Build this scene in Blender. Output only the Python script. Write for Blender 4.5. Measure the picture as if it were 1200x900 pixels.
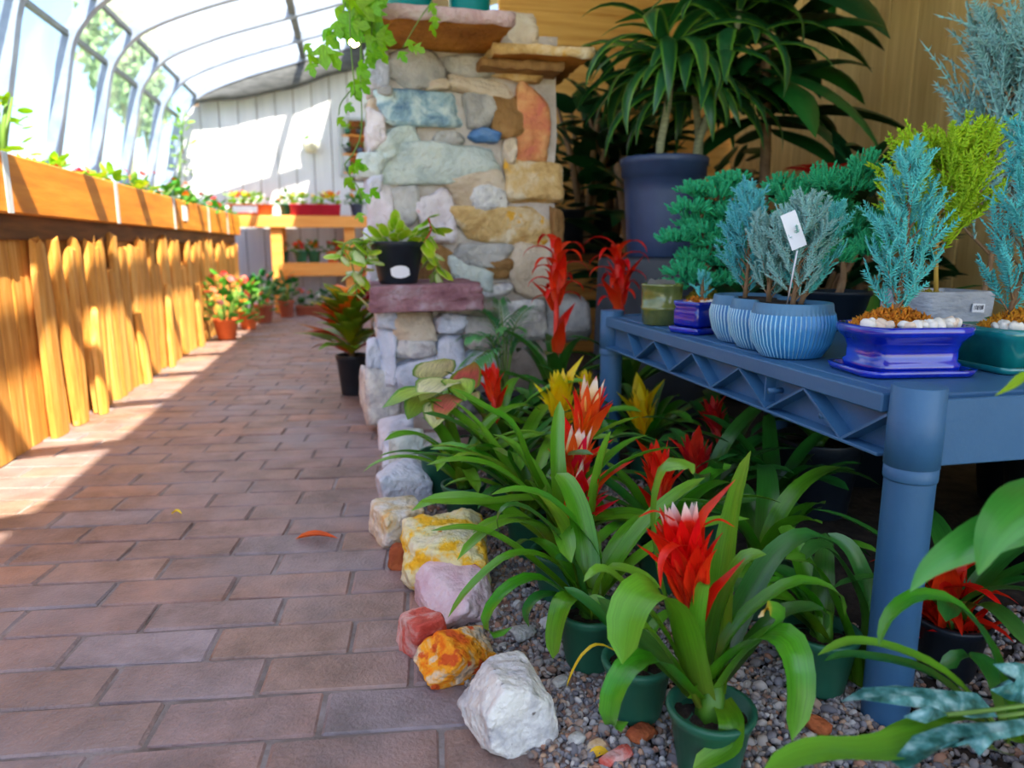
import bpy, math, random
import numpy as np
from mathutils import Vector, Matrix, noise as mnoise

for _o in list(bpy.data.objects):
    bpy.data.objects.remove(_o)
SC = bpy.context.scene
COL = SC.collection
PI = math.pi

# ------------------------------------------------------------------ camera
FPX = 850.0                                   # focal length in pixels of the 1200x900 frame
PITCH = math.atan(162 / FPX)
YAW = math.atan(190 / (FPX * math.cos(PITCH) + 162 * math.sin(PITCH)))
CAMH = 0.55
_F = np.array([math.sin(YAW) * math.cos(PITCH), math.cos(YAW) * math.cos(PITCH), -math.sin(PITCH)])
_R = np.array([math.cos(YAW), -math.sin(YAW), 0.0])
_U = np.cross(_R, _F)
_C = np.array([0.0, 0.0, CAMH])
cam_d = bpy.data.cameras.new('camera')
cam = bpy.data.objects.new('camera', cam_d)
COL.objects.link(cam)
cam_d.sensor_width = 36.0
cam_d.lens = 36.0 * FPX / 1200.0
cam_d.clip_start = 0.02
cam_d.clip_end = 400
cam.location = (0, 0, CAMH)
cam.rotation_euler = (PI / 2 - PITCH, 0, -YAW)
cam_d.dof.use_dof = True
cam_d.dof.focus_distance = 0.95
cam_d.dof.aperture_fstop = 4.6
SC.camera = cam

# ------------------------------------------------------------------ light
SUN_DIR = Vector((-0.32, 0.72, -1.0)).normalized()        # the way the light travels
w = bpy.data.worlds.new('world')
SC.world = w
w.use_nodes = True
_nt = w.node_tree
for n in list(_nt.nodes):
    _nt.nodes.remove(n)
_sky = _nt.nodes.new('ShaderNodeTexSky')
_sky.sky_type = 'NISHITA'
_sky.sun_disc = False
_sky.sun_elevation = math.asin(-SUN_DIR.z)
_sky.sun_rotation = math.atan2(-SUN_DIR.x, -SUN_DIR.y)
_sky.air_density = 1.0
_sky.dust_density = 1.0
_sky.ozone_density = 1.0
_bg = _nt.nodes.new('ShaderNodeBackground')
_bg.inputs['Strength'].default_value = 0.19
_wo = _nt.nodes.new('ShaderNodeOutputWorld')
_nt.links.new(_sky.outputs[0], _bg.inputs[0])
_nt.links.new(_bg.outputs[0], _wo.inputs[0])
_sd = bpy.data.lights.new('sun', 'SUN')
_sd.energy = 9.5
_sd.color = (1.0, 0.86, 0.62)
_sd.angle = math.radians(0.6)
sun = bpy.data.objects.new('sun', _sd)
COL.objects.link(sun)
sun.rotation_euler = SUN_DIR.to_track_quat('-Z', 'Y').to_euler()
SC.view_settings.view_transform = 'Standard'
SC.view_settings.look = 'None'
SC.view_settings.gamma = 1.0
SC.view_settings.exposure = 1.22
SC.view_settings.use_curve_mapping = False

# ------------------------------------------------------------------ pixel -> place
def ray(x, y):
    return _F + _R * (x - 600) / FPX + _U * (450 - y) / FPX
def at_z(x, y, z=0.0):
    d = ray(x, y); return _C + d * (z - CAMH) / d[2]
def at_x(x, y, X):
    d = ray(x, y); return _C + d * X / d[0]
def at_y(x, y, Y):
    d = ray(x, y); return _C + d * Y / d[1]
def at_d(x, y, D):
    return _C + ray(x, y) * D
def pxl(P):
    v = np.array(P, float) - _C; d = v @ _F
    return 600 + FPX * (v @ _R) / d, 450 - FPX * (v @ _U) / d, d

# ------------------------------------------------------------------ objects
def wloc(o):
    v = np.zeros(3)
    while o is not None:
        v += np.array(o.location); o = o.parent
    return v
def tag(o, label=None, cat=None, group=None, kind=None):
    if label: o['label'] = label
    if cat: o['category'] = cat
    if group: o['group'] = group
    if kind: o['kind'] = kind
    return o
def thing(name, label=None, cat=None, loc=(0, 0, 0), group=None, kind=None):
    o = bpy.data.objects.new(name, None)
    o.empty_display_size = 0.05
    COL.objects.link(o)
    o.location = tuple(float(q) for q in loc)
    return tag(o, label, cat, group, kind)
def mk(name, V, F, m, parent=None, smooth=True, loc=None, uv=None, mats=None, mi=None, local=False):
    """one mesh object from world-space vertices"""
    V = np.asarray(V, float).reshape(-1, 3)
    me = bpy.data.meshes.new(name)
    o = bpy.data.objects.new(name, me)
    COL.objects.link(o)
    if parent is not None:
        o.parent = parent
        base = wloc(parent)
    else:
        base = np.zeros(3)
    if loc is not None:
        o.location = tuple(np.array(loc, float) - base)
        base = np.array(loc, float)
    me.from_pydata((V if local else V - base).tolist(), [], [tuple(int(i) for i in f) for f in F])
    for mm in (mats or [m]):
        me.materials.append(mm)
    if mi is not None:
        me.polygons.foreach_set('material_index', np.asarray(mi, np.int32))
    if smooth:
        me.polygons.foreach_set('use_smooth', np.ones(len(me.polygons), bool))
    if uv is not None:
        l = me.uv_layers.new(name='UVMap')
        li = np.zeros(len(me.loops), np.int32)
        me.loops.foreach_get('vertex_index', li)
        l.data.foreach_set('uv', np.asarray(uv, np.float32)[li].ravel())
    me.update()
    return o
def inst(src, name, loc, parent=None, rot=(0, 0, 0), scale=(1, 1, 1), m=None):
    o = bpy.data.objects.new(name, src.data if hasattr(src, 'data') else src)
    COL.objects.link(o)
    base = np.zeros(3)
    if parent is not None:
        o.parent = parent; base = wloc(parent)
    o.location = tuple(np.array(loc, float) - base)
    o.rotation_euler = rot; o.scale = scale
    if m is not None:
        o.material_slots[0].link = 'OBJECT'; o.material_slots[0].material = m
    return o

class MB:
    """collects vertices and faces"""
    def __init__(s):
        s.V = []; s.F = []; s.UV = []; s.MI = []; s.n = 0
    def add(s, V, F, uv=None, mi=0):
        V = np.asarray(V, float).reshape(-1, 3)
        s.V.append(V)
        s.UV.append(np.zeros((len(V), 2)) if uv is None else np.asarray(uv, float))
        n = s.n
        s.F += [tuple(int(i) + n for i in f) for f in F]
        s.MI += [mi] * len(F)
        s.n += len(V)
    def box(s, c, d, R=None, mi=0, taper=1.0):
        c = np.array(c, float); h = np.array(d, float) / 2
        v = np.array([(x, y, z) for z in (-1, 1) for y in (-1, 1) for x in (-1, 1)], float)
        v[4:, :2] *= taper
        v = v * h
        if R is not None: v = v @ np.array(R).T
        s.add(v + c, [(0, 2, 3, 1), (4, 5, 7, 6), (0, 1, 5, 4), (2, 6, 7, 3), (0, 4, 6, 2), (1, 3, 7, 5)], mi=mi)
    def bbox(s, c, d, b=0.004, R=None, mi=0):
        """box with bevelled edges"""
        c = np.array(c, float); h = np.array(d, float) / 2
        b = min(b, h.min() * 0.45)
        vs = []
        for sx in (-1, 1):
            for sy in (-1, 1):
                for sz in (-1, 1):
                    g = np.array((sx, sy, sz), float)
                    for k in range(3):
                        q = h - b; q = q.copy(); q[k] = h[k]
                        vs.append(g * q)
        v = np.array(vs)
        if R is not None: v = v @ np.array(R).T
        def I(sx, sy, sz, k): return ((sx > 0) * 4 + (sy > 0) * 2 + (sz > 0)) * 3 + k
        f = []
        for k in range(3):
            a, bb = [(1, 2), (2, 0), (0, 1)][k]
            for sg in (-1, 1):
                q = []
                for (u, w_) in ((-1, -1), (1, -1), (1, 1), (-1, 1)):
                    t = [0, 0, 0]; t[k] = sg; t[a] = u; t[bb] = w_
                    q.append(I(*t, k))
                f.append(tuple(q if sg > 0 else q[::-1]))
        for k in range(3):
            a, bb = [(1, 2), (2, 0), (0, 1)][k]
            for u in (-1, 1):
                for w_ in (-1, 1):
                    t0 = [0, 0, 0]; t1 = [0, 0, 0]
                    t0[k] = -1; t1[k] = 1
                    for t in (t0, t1): t[a] = u; t[bb] = w_
                    q = [I(*t0, a), I(*t1, a), I(*t1, bb), I(*t0, bb)]
                    f.append(tuple(q if u * w_ > 0 else q[::-1]))
        for sx in (-1, 1):
            for sy in (-1, 1):
                for sz in (-1, 1):
                    q = [I(sx, sy, sz, k) for k in range(3)]
                    f.append(tuple(q if sx * sy * sz > 0 else q[::-1]))
        s.add(v + c, f, mi=mi)
    def tube(s, P, r, n=8, cap=True, mi=0):
        P = np.asarray(P, float); m = len(P)
        r = np.broadcast_to(np.asarray(r, float), (m,))
        T = np.gradient(P, axis=0); T /= np.linalg.norm(T, axis=1)[:, None] + 1e-12
        ref = np.array((0, 0, 1.0)) if abs(T[0, 2]) < 0.9 else np.array((1.0, 0, 0))
        a = np.arange(n) * 2 * PI / n
        V = []
        A = np.cross(ref, T[0]); A /= np.linalg.norm(A)
        for i in range(m):
            A = A - T[i] * (A @ T[i]); A /= np.linalg.norm(A) + 1e-12
            B = np.cross(T[i], A)
            V.append(P[i] + r[i] * (np.cos(a)[:, None] * A + np.sin(a)[:, None] * B))
        V = np.vstack(V)
        F = [(i * n + j, i * n + (j + 1) % n, (i + 1) * n + (j + 1) % n, (i + 1) * n + j) for i in range(m - 1) for j in range(n)]
        if cap: F += [tuple(range(n))[::-1], tuple(range((m - 1) * n, m * n))]
        uv = np.column_stack([np.repeat(np.linspace(0, 1, m), n), np.tile(a / (2 * PI), m)])
        s.add(V, F, uv, mi)
    def lathe(s, c, prof, n=32, mi=0, rfun=None, sx=1, sy=1):
        """prof: (r,z) list from the foot up and over"""
        c = np.array(c, float); a = np.arange(n) * 2 * PI / n
        V = []
        for (r, z) in prof:
            k = np.ones(n) if rfun is None else rfun(a, r, z)
            V.append(np.column_stack([r * k * np.cos(a) * sx, r * k * np.sin(a) * sy, np.full(n, z)]))
        V = np.vstack(V) + c; m = len(prof)
        F = [(i * n + j, i * n + (j + 1) % n, (i + 1) * n + (j + 1) % n, (i + 1) * n + j) for i in range(m - 1) for j in range(n)]
        F += [tuple(range(n))[::-1], tuple(range((m - 1) * n, m * n))]
        s.add(V, F, mi=mi)
    def build(s, name, m, parent=None, smooth=True, loc=None, mats=None):
        V = np.vstack(s.V) if s.V else np.zeros((0, 3))
        return mk(name, V, s.F, m, parent, smooth, loc, np.vstack(s.UV), mats, s.MI if mats else None)

def rotm(ax=0, ay=0, az=0):
    return np.array(Matrix.Rotation(az, 3, 'Z') @ Matrix.Rotation(ay, 3, 'Y') @ Matrix.Rotation(ax, 3, 'X'))

# ------------------------------------------------------------------ materials
def _new(name):
    m = bpy.data.materials.new(name); m.use_nodes = True
    nt = m.node_tree; b = nt.nodes['Principled BSDF']
    return m, nt, b
def _N(nt, t, **kw):
    n = nt.nodes.new(t)
    for k, v in kw.items(): setattr(n, k, v)
    return n
def _ramp(nt, stops):
    r = _N(nt, 'ShaderNodeValToRGB'); e = r.color_ramp.elements
    while len(e) > 1: e.remove(e[-1])
    e[0].position = stops[0][0]; e[0].color = (*stops[0][1], 1)
    for p, c in stops[1:]:
        q = e.new(p); q.color = (*c, 1)
    return r
def srgb(r, g, b):
    f = lambda c: ((c / 255 + 0.055) / 1.055) ** 2.4 if c > 10 else c / 255 / 12.92
    return (f(r), f(g), f(b))
def mat(name, stops, scale=6.0, rough=0.6, bump=0.0, bscale=40.0, spec=0.4, detail=5.0, stretch=(1, 1, 1), metal=0.0,
        coat=0.0, speck=None, trans=0.0, rnd=0.0, distort=0.0, rand_off=True):
    """stops: [(pos,colour)] over a noise; speck: (colour, scale, threshold); rnd: per-object brightness jitter"""
    m, nt, b = _new(name)
    L = nt.links.new
    tc = _N(nt, 'ShaderNodeTexCoord'); mp = _N(nt, 'ShaderNodeMapping'); mp.inputs['Scale'].default_value = stretch
    L(tc.outputs['Object'], mp.inputs['Vector'])
    oi = _N(nt, 'ShaderNodeObjectInfo')
    if rand_off:
        mu = _N(nt, 'ShaderNodeMath', operation='MULTIPLY'); mu.inputs[1].default_value = 37.0
        L(oi.outputs['Random'], mu.inputs[0]); L(mu.outputs[0], mp.inputs['Location'])
    nz = _N(nt, 'ShaderNodeTexNoise'); nz.inputs['Scale'].default_value = scale; nz.inputs['Detail'].default_value = detail
    nz.inputs['Roughness'].default_value = 0.6; nz.inputs['Distortion'].default_value = distort
    L(mp.outputs[0], nz.inputs['Vector'])
    cr = _ramp(nt, stops); L(nz.outputs['Fac'], cr.inputs[0])
    colr = cr.outputs[0]
    if speck:
        n2 = _N(nt, 'ShaderNodeTexNoise'); n2.inputs['Scale'].default_value = speck[1]; n2.inputs['Detail'].default_value = 3
        L(mp.outputs[0], n2.inputs['Vector'])
        r2 = _ramp(nt, [(speck[2], (0, 0, 0)), (min(1, speck[2] + 0.06), (1, 1, 1))]); L(n2.outputs['Fac'], r2.inputs[0])
        mx = _N(nt, 'ShaderNodeMix', data_type='RGBA'); L(r2.outputs[0], mx.inputs['Factor'])
        L(colr, mx.inputs['A']); mx.inputs['B'].default_value = (*speck[0], 1); colr = mx.outputs['Result']
    if rnd:
        mr = _N(nt, 'ShaderNodeMapRange'); mr.inputs['To Min'].default_value = 1 - rnd; mr.inputs['To Max'].default_value = 1 + rnd
        m3 = _N(nt, 'ShaderNodeMath', operation='FRACT'); m4 = _N(nt, 'ShaderNodeMath', operation='MULTIPLY'); m4.inputs[1].default_value = 7.77
        L(oi.outputs['Random'], m4.inputs[0]); L(m4.outputs[0], m3.inputs[0]); L(m3.outputs[0], mr.inputs['Value'])
        hs = _N(nt, 'ShaderNodeHueSaturation'); L(mr.outputs[0], hs.inputs['Value']); L(colr, hs.inputs['Color']); colr = hs.outputs[0]
    L(colr, b.inputs['Base Color'])
    b.inputs['Roughness'].default_value = rough; b.inputs['Specular IOR Level'].default_value = spec
    b.inputs['Metallic'].default_value = metal
    if coat: b.inputs['Coat Weight'].default_value = coat; b.inputs['Coat Roughness'].default_value = 0.08
    if bump:
        n3 = _N(nt, 'ShaderNodeTexNoise'); n3.inputs['Scale'].default_value = bscale; n3.inputs['Detail'].default_value = 6
        L(mp.outputs[0], n3.inputs['Vector'])
        bp = _N(nt, 'ShaderNodeBump'); bp.inputs['Strength'].default_value = bump; bp.inputs['Distance'].default_value = 0.01
        L(n3.outputs['Fac'], bp.inputs['Height']); L(bp.outputs[0], b.inputs['Normal'])
    if trans:
        tr = _N(nt, 'ShaderNodeBsdfTranslucent'); L(colr, tr.inputs['Color'])
        ms = _N(nt, 'ShaderNodeMixShader'); ms.inputs[0].default_value = trans
        out = nt.nodes['Material Output']
        L(b.outputs[0], ms.inputs[1]); L(tr.outputs[0], ms.inputs[2]); L(ms.outputs[0], out.inputs['Surface'])
    return m
def leafmat(name, grad, across=None, rough=0.35, trans=0.25, streak=0.25, spec=0.5, nscale=6.0, hue=.015):
    """grad: colour along the leaf (uv.x 0 base..1 tip); across: (colour, width) of the margin (uv.y 0..1)"""
    m, nt, b = _new(name); L = nt.links.new
    uv = _N(nt, 'ShaderNodeUVMap'); sp = _N(nt, 'ShaderNodeSeparateXYZ'); L(uv.outputs[0], sp.inputs[0])
    oi = _N(nt, 'ShaderNodeObjectInfo')
    mp = _N(nt, 'ShaderNodeMapping'); mp.inputs['Scale'].default_value = (2.0, 14.0, 1)
    mu = _N(nt, 'ShaderNodeMath', operation='MULTIPLY'); mu.inputs[1].default_value = 23.0
    L(oi.outputs['Random'], mu.inputs[0]); L(mu.outputs[0], mp.inputs['Location']); L(uv.outputs[0], mp.inputs['Vector'])
    nz = _N(nt, 'ShaderNodeTexNoise'); nz.inputs['Scale'].default_value = nscale / 3; nz.inputs['Detail'].default_value = 3; L(mp.outputs[0], nz.inputs['Vector'])
    cr = _ramp(nt, grad); L(sp.outputs['X'], cr.inputs[0]); colr = cr.outputs[0]
    if across:
        a1 = _N(nt, 'ShaderNodeMath', operation='SUBTRACT'); a1.inputs[1].default_value = 0.5; L(sp.outputs['Y'], a1.inputs[0])
        a2 = _N(nt, 'ShaderNodeMath', operation='ABSOLUTE'); L(a1.outputs[0], a2.inputs[0])
        r2 = _ramp(nt, [(max(0, 0.5 - across[1] - 0.04), (0, 0, 0)), (0.5 - across[1] + 0.04, (1, 1, 1))]); L(a2.outputs[0], r2.inputs[0])
        mx = _N(nt, 'ShaderNodeMix', data_type='RGBA'); L(r2.outputs[0], mx.inputs['Factor']); L(colr, mx.inputs['A'])
        mx.inputs['B'].default_value = (*across[0], 1); colr = mx.outputs['Result']
    mr = _N(nt, 'ShaderNodeMapRange'); mr.inputs['From Min'].default_value = 0.3; mr.inputs['From Max'].default_value = 0.7
    mr.inputs['To Min'].default_value = 1 - streak; mr.inputs['To Max'].default_value = 1 + streak
    L(nz.outputs['Fac'], mr.inputs['Value'])
    hs = _N(nt, 'ShaderNodeHueSaturation'); L(mr.outputs[0], hs.inputs['Value']); L(colr, hs.inputs['Color']); colr = hs.outputs[0]
    mr2 = _N(nt, 'ShaderNodeMapRange'); mr2.inputs['To Min'].default_value = 0.5 - hue; mr2.inputs['To Max'].default_value = 0.5 + hue
    L(oi.outputs['Random'], mr2.inputs['Value']); L(mr2.outputs[0], hs.inputs['Hue'])
    L(colr, b.inputs['Base Color']); b.inputs['Roughness'].default_value = rough; b.inputs['Specular IOR Level'].default_value = spec
    bp = _N(nt, 'ShaderNodeBump'); bp.inputs['Strength'].default_value = 0.12; bp.inputs['Distance'].default_value = 0.002
    L(nz.outputs['Fac'], bp.inputs['Height']); L(bp.outputs[0], b.inputs['Normal'])
    tr = _N(nt, 'ShaderNodeBsdfTranslucent'); L(colr, tr.inputs['Color'])
    ms = _N(nt, 'ShaderNodeMixShader'); ms.inputs[0].default_value = trans
    L(b.outputs[0], ms.inputs[1]); L(tr.outputs[0], ms.inputs[2]); L(ms.outputs[0], nt.nodes['Material Output'].inputs['Surface'])
    return m
def glassmat(name, tint, haze, hazecol=(0.9, 0.95, 1.0)):
    """clear pane: straight-through light, a sky reflection and a little dusty scatter"""
    m, nt, b = _new(name); nt.nodes.remove(b); L = nt.links.new
    t = _N(nt, 'ShaderNodeBsdfTransparent'); t.inputs[0].default_value = (*tint, 1)
    g = _N(nt, 'ShaderNodeBsdfGlossy'); g.inputs['Roughness'].default_value = 0.03
    fr = _N(nt, 'ShaderNodeFresnel'); fr.inputs[0].default_value = 1.25
    tl = _N(nt, 'ShaderNodeBsdfTranslucent'); tl.inputs[0].default_value = (*hazecol, 1)
    a = _N(nt, 'ShaderNodeMixShader'); a.inputs[0].default_value = haze
    L(t.outputs[0], a.inputs[1]); L(tl.outputs[0], a.inputs[2])
    c = _N(nt, 'ShaderNodeMixShader'); L(fr.outputs[0], c.inputs[0]); L(a.outputs[0], c.inputs[1]); L(g.outputs[0], c.inputs[2])
    L(c.outputs[0], nt.nodes['Material Output'].inputs['Surface'])
    return m

S = srgb
M = {}
M['soil'] = mat('soil', [(0.35, S(22, 16, 13)), (0.7, S(60, 45, 38))], 90, 0.95, 0.6, 160, speck=(S(150, 120, 100), 130, 0.68))
M['grout'] = mat('grout', [(0.3, S(104, 92, 86)), (0.7, S(158, 150, 152))], 14, 0.95, 0.4, 90)
# ================================================================== SETTING
rnd = random.Random(5)
# ---- floor: bedding under the bricks, dirt under the planting bed
YB = 6.72                                                   # back wall
FX = -0.842                                                 # foot of the plank front
fl = MB(); fl.box((0.3, 1.6, -0.0185), (6.4, 10.6, 0.03))
floor = fl.build('floor', M['grout'], smooth=False, loc=(0, 0, 0))
tag(floor, 'brick garden path floor bedded in grey mortar', None, kind='structure')
M['earth'] = mat('bed_earth', [(0.3, S(30, 25, 22)), (0.7, S(74, 64, 58))], 30, 0.95, 0.5, 70)
M['out'] = mat('outside_ground', [(0.3, S(150, 165, 110)), (0.7, S(200, 205, 170))], 0.4, 0.9)
og = MB(); og.box((-18, 6, -0.12), (60, 80, 0.04))
tag(og.build('ground_outside', M['out'], smooth=False), 'pale dry grass ground outside the glazing', None, kind='structure')

def brickmat():
    m, nt, b = _new('paver_brick'); L = nt.links.new
    oi = _N(nt, 'ShaderNodeObjectInfo')
    at = _N(nt, 'ShaderNodeAttribute', attribute_name='tone')
    ad = _N(nt, 'ShaderNodeMath', operation='ADD'); L(oi.outputs['Random'], ad.inputs[0]); L(at.outputs['Fac'], ad.inputs[1])
    frc = _N(nt, 'ShaderNodeMath', operation='FRACT'); L(ad.outputs[0], frc.inputs[0])
    cr = _ramp(nt, [(0.0, S(140, 114, 104)), (0.16, S(152, 124, 112)), (0.34, S(136, 112, 106)), (0.5, S(146, 118, 112)),
                    (0.7, S(148, 124, 120)), (0.8, S(132, 122, 128)), (0.85, S(150, 138, 144)), (0.9, S(164, 128, 110)), (1.0, S(150, 114, 102))])
    L(frc.outputs[0], cr.inputs[0])
    tc = _N(nt, 'ShaderNodeTexCoord')
    geo = _N(nt, 'ShaderNodeNewGeometry')
    n1 = _N(nt, 'ShaderNodeTexNoise'); n1.inputs['Scale'].default_value = 11; n1.inputs['Detail'].default_value = 8; n1.inputs['Roughness'].default_value = 0.7
    L(geo.outputs['Position'], n1.inputs['Vector'])
    r1 = _ramp(nt, [(0.36, (0.6, 0.58, 0.58)), (0.62, (1.18, 1.16, 1.18))]); L(n1.outputs['Fac'], r1.inputs[0])
    mx = _N(nt, 'ShaderNodeMix', data_type='RGBA', blend_type='MULTIPLY'); mx.inputs['Factor'].default_value = 1
    L(cr.outputs[0], mx.inputs['A']); L(r1.outputs[0], mx.inputs['B'])
    n2 = _N(nt, 'ShaderNodeTexNoise'); n2.inputs['Scale'].default_value = 3.2; n2.inputs['Detail'].default_value = 6; L(geo.outputs['Position'], n2.inputs['Vector'])
    r2 = _ramp(nt, [(0.44, (0, 0, 0)), (0.7, (0.7, 0.7, 0.7))]); L(n2.outputs['Fac'], r2.inputs[0])
    m2 = _N(nt, 'ShaderNodeMix', data_type='RGBA'); L(r2.outputs[0], m2.inputs['Factor']); L(mx.outputs['Result'], m2.inputs['A'])
    m2.inputs['B'].default_value = (*S(144, 136, 146), 1)
    L(m2.outputs['Result'], b.inputs['Base Color']); b.inputs['Roughness'].default_value = 0.48; b.inputs['Specular IOR Level'].default_value = 0.6
    n3 = _N(nt, 'ShaderNodeTexNoise'); n3.inputs['Scale'].default_value = 190; n3.inputs['Detail'].default_value = 4; L(geo.outputs['Position'], n3.inputs['Vector'])
    bp = _N(nt, 'ShaderNodeBump'); bp.inputs['Strength'].default_value = 0.6; bp.inputs['Distance'].default_value = 0.004
    L(n3.outputs['Fac'], bp.inputs['Height']); L(bp.outputs[0], b.inputs['Normal'])
    return m
M['brick'] = brickmat()
BL, BW, BT = 0.192, 0.0875, 0.05
THB = math.radians(-6.2)
ce, se = math.cos(THB), math.sin(THB)
bricks = []
for r in range(-2, 84):
    off = (r % 2) * BL / 2 + rnd.uniform(-0.02, 0.02)
    for c in range(-8, 5):
        u = c * BL + off; v = 0.45 + r * BW
        x = u * ce - v * se * 0.0 + 0.06; y = v + u * se
        if x < FX - 0.12 or x > 0.30 or y < 0.42 or y > YB - 0.02: continue
        px, py, d = pxl((x, y, 0))
        if px < -110 or py > 990: continue
        bricks.append((d, x, y))
bricks.sort()
bm_src = []
for k in range(4):
    q = MB(); q.bbox((0, 0, 0), (BL - 0.006, BW - 0.006, BT), 0.003)
    V = np.vstack(q.V); V += np.random.RandomState(k).uniform(-0.0012, 0.0012, V.shape)
    me = mk('brick_source', V, q.F, M['brick'], smooth=False, local=True)
    bm_src.append(me.data); bpy.data.objects.remove(me)
restV = MB(); tones = []
for i, (d, x, y) in enumerate(bricks):
    z = -BT / 2 + rnd.uniform(-0.0012, 0.0012)
    ro = (rnd.uniform(-.008, .008), rnd.uniform(-.006, .006), THB + rnd.uniform(-.012, .012))
    if i < 298:
        inst(bm_src[i % 4], 'brick', (x, y, z), floor, ro)
    else:
        restV.bbox((x, y, z), (BL - 0.009, BW - 0.009, BT), 0.003, R=rotm(*ro))
        tones += [rnd.random()] * 24
rest = restV.build('brick_paving', M['brick'], floor, smooth=False)
tag(rest, kind='stuff')
a_ = rest.data.attributes.new('tone', 'FLOAT', 'POINT'); a_.data.foreach_set('value', np.array(tones, np.float32))

# planting-bed ground right of the kerb
bd = MB(); bd.box((1.27, 2.2, -0.0165), (2.14, 9.0, 0.03))
tag(bd.build('bed_ground', M['earth'], smooth=False), 'dark earth ground under the planting bed', None, kind='structure')

# ---- greenhouse frame
M['alu'] = mat('rib_paint', [(0.3, S(122, 136, 168)), (0.7, S(152, 166, 194))], 8, 0.35, spec=0.5, metal=0.0)
M['purl'] = mat('purlin_grey', [(0.3, S(70, 78, 84)), (0.7, S(100, 108, 112))], 8, 0.5)
M['pane'] = glassmat('pane_glass', (0.80, 0.90, 0.98), 0.03)
M['roofpane'] = glassmat('roof_glazing', (0.95, 0.97, 1.0), 0.2, (1.0, 1.0, 1.0))
prof = [(-1.56, 0.62), (-1.49, 0.9), (-1.44, 1.12), (-1.388, 1.353), (-1.34, 1.553), (-1.266, 1.673), (-1.175, 1.768), (-1.06, 1.838),
        (-0.892, 1.911), (-0.689, 1.986), (-0.348, 2.095), (-0.001, 2.206), (0.06, 2.227)]
prof = np.array(prof)
RY = [6.6 - 0.6 * k for k in range(0, 15)]
glz = thing('window_1', 'curved glass greenhouse wall and roof with pale ribs', None, (-1.5, 6.6, 0.62), kind='structure')
def smoothprof(P, n=4):
    out = []
    for i in range(len(P) - 1):
        p0 = P[max(i - 1, 0)]; p1 = P[i]; p2 = P[i + 1]; p3 = P[min(i + 2, len(P) - 1)]
        for k in range(n):
            t = k / n
            out.append(0.5 * ((2 * p1) + (-p0 + p2) * t + (2 * p0 - 5 * p1 + 4 * p2 - p3) * t * t + (-p0 + 3 * p1 - 3 * p2 + p3) * t ** 3))
    out.append(P[-1]); return np.array(out)
sp_ = smoothprof(prof, 3)
tn = np.gradient(sp_, axis=0); tn /= np.linalg.norm(tn, axis=1)[:, None]
nr = np.column_stack([tn[:, 1], -tn[:, 0]])              # inward normal in (x,z)
def sweep_rib(y, wdt, dep, off=0.0):
    a = sp_ + nr * (off); b = sp_ + nr * (off + dep)
    V = []
    for i in range(len(sp_)):
        V += [(a[i, 0], y - wdt / 2, a[i, 1]), (a[i, 0], y + wdt / 2, a[i, 1]), (b[i, 0], y + wdt / 2, b[i, 1]), (b[i, 0], y - wdt / 2, b[i, 1])]
    n = len(sp_)
    F = [(i * 4 + j, i * 4 + (j + 1) % 4, (i + 1) * 4 + (j + 1) % 4, (i + 1) * 4 + j) for i in range(n - 1) for j in range(4)]
    F += [(0, 1, 2, 3)[::-1], tuple(range(4 * n - 4, 4 * n))]
    return V, F
for y in RY:
    V, F = sweep_rib(y, 0.055, 0.06)
    mk('rib', V, F, M['alu'], glz, smooth=False)
for (x, z, rr) in ((-1.189, 1.752, 0.011), (-1.33, 1.583, 0.012), (-0.332, 2.095, 0.022)):
    q = MB(); q.box((x + 0.02, (RY[0] + RY[-1]) / 2, z - 0.012), (rr * 2, RY[0] - RY[-1] + 0.05, rr * 2.2))
    q.build('purlin', M['purl'], glz, smooth=False)
q = MB(); q.box((-1.555, 2.4, 0.63), (0.06, 8.8, 0.05)); q.build('sill', M['alu'], glz, smooth=False)
cuts = [0, 4 * 3, 6 * 3, 10 * 3, len(sp_) - 1]
for i in range(len(RY) - 1):
    y0, y1 = RY[i + 1] + 0.002, RY[i] - 0.002
    for j in range(4):
        P = sp_[cuts[j]:cuts[j + 1] + 1] - nr[cuts[j]:cuts[j + 1] + 1] * 0.004
        V = []; n = len(P)
        for p in P: V += [(p[0], y0, p[1]), (p[0], y1, p[1])]
        F = [(2 * k, 2 * k + 1, 2 * k + 3, 2 * k + 2) for k in range(n - 1)]
        mk('pane', V, F, M['roofpane'] if j >= 2 else M['pane'], glz, smooth=True)

# knee wall below the glass
M['knee'] = mat('knee_wall', [(0.3, S(90, 70, 50)), (0.7, S(130, 105, 80))], 6, 0.8)
q = MB(); q.box((-1.57, 2.4, 0.3), (0.06, 8.8, 0.62)); tag(q.build('wall_left', M['knee'], smooth=False), 'brown low wall under the glazing', None, kind='structure')

# ---- solid roof over the planting bed
M['roof'] = mat('roof_lining', [(0.3, S(120, 105, 80)), (0.7, S(150, 130, 100))], 5, 0.8)
def roofz(x): return 2.227 + 0.33 * (x - 0.06)
V = [(x, y, roofz(x) + dz) for x in (0.06, 3.2) for y in (-2.6, YB + 0.1) for dz in (0, 0.06)]
F = [(0, 1, 3, 2), (4, 6, 7, 5), (0, 4, 5, 1), (2, 3, 7, 6), (0, 2, 6, 4), (1, 5, 7, 3)]
tag(mk('ceiling', V, F, M['roof'], smooth=False), 'solid tan roof over the planting bed', None, kind='structure')

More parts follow.
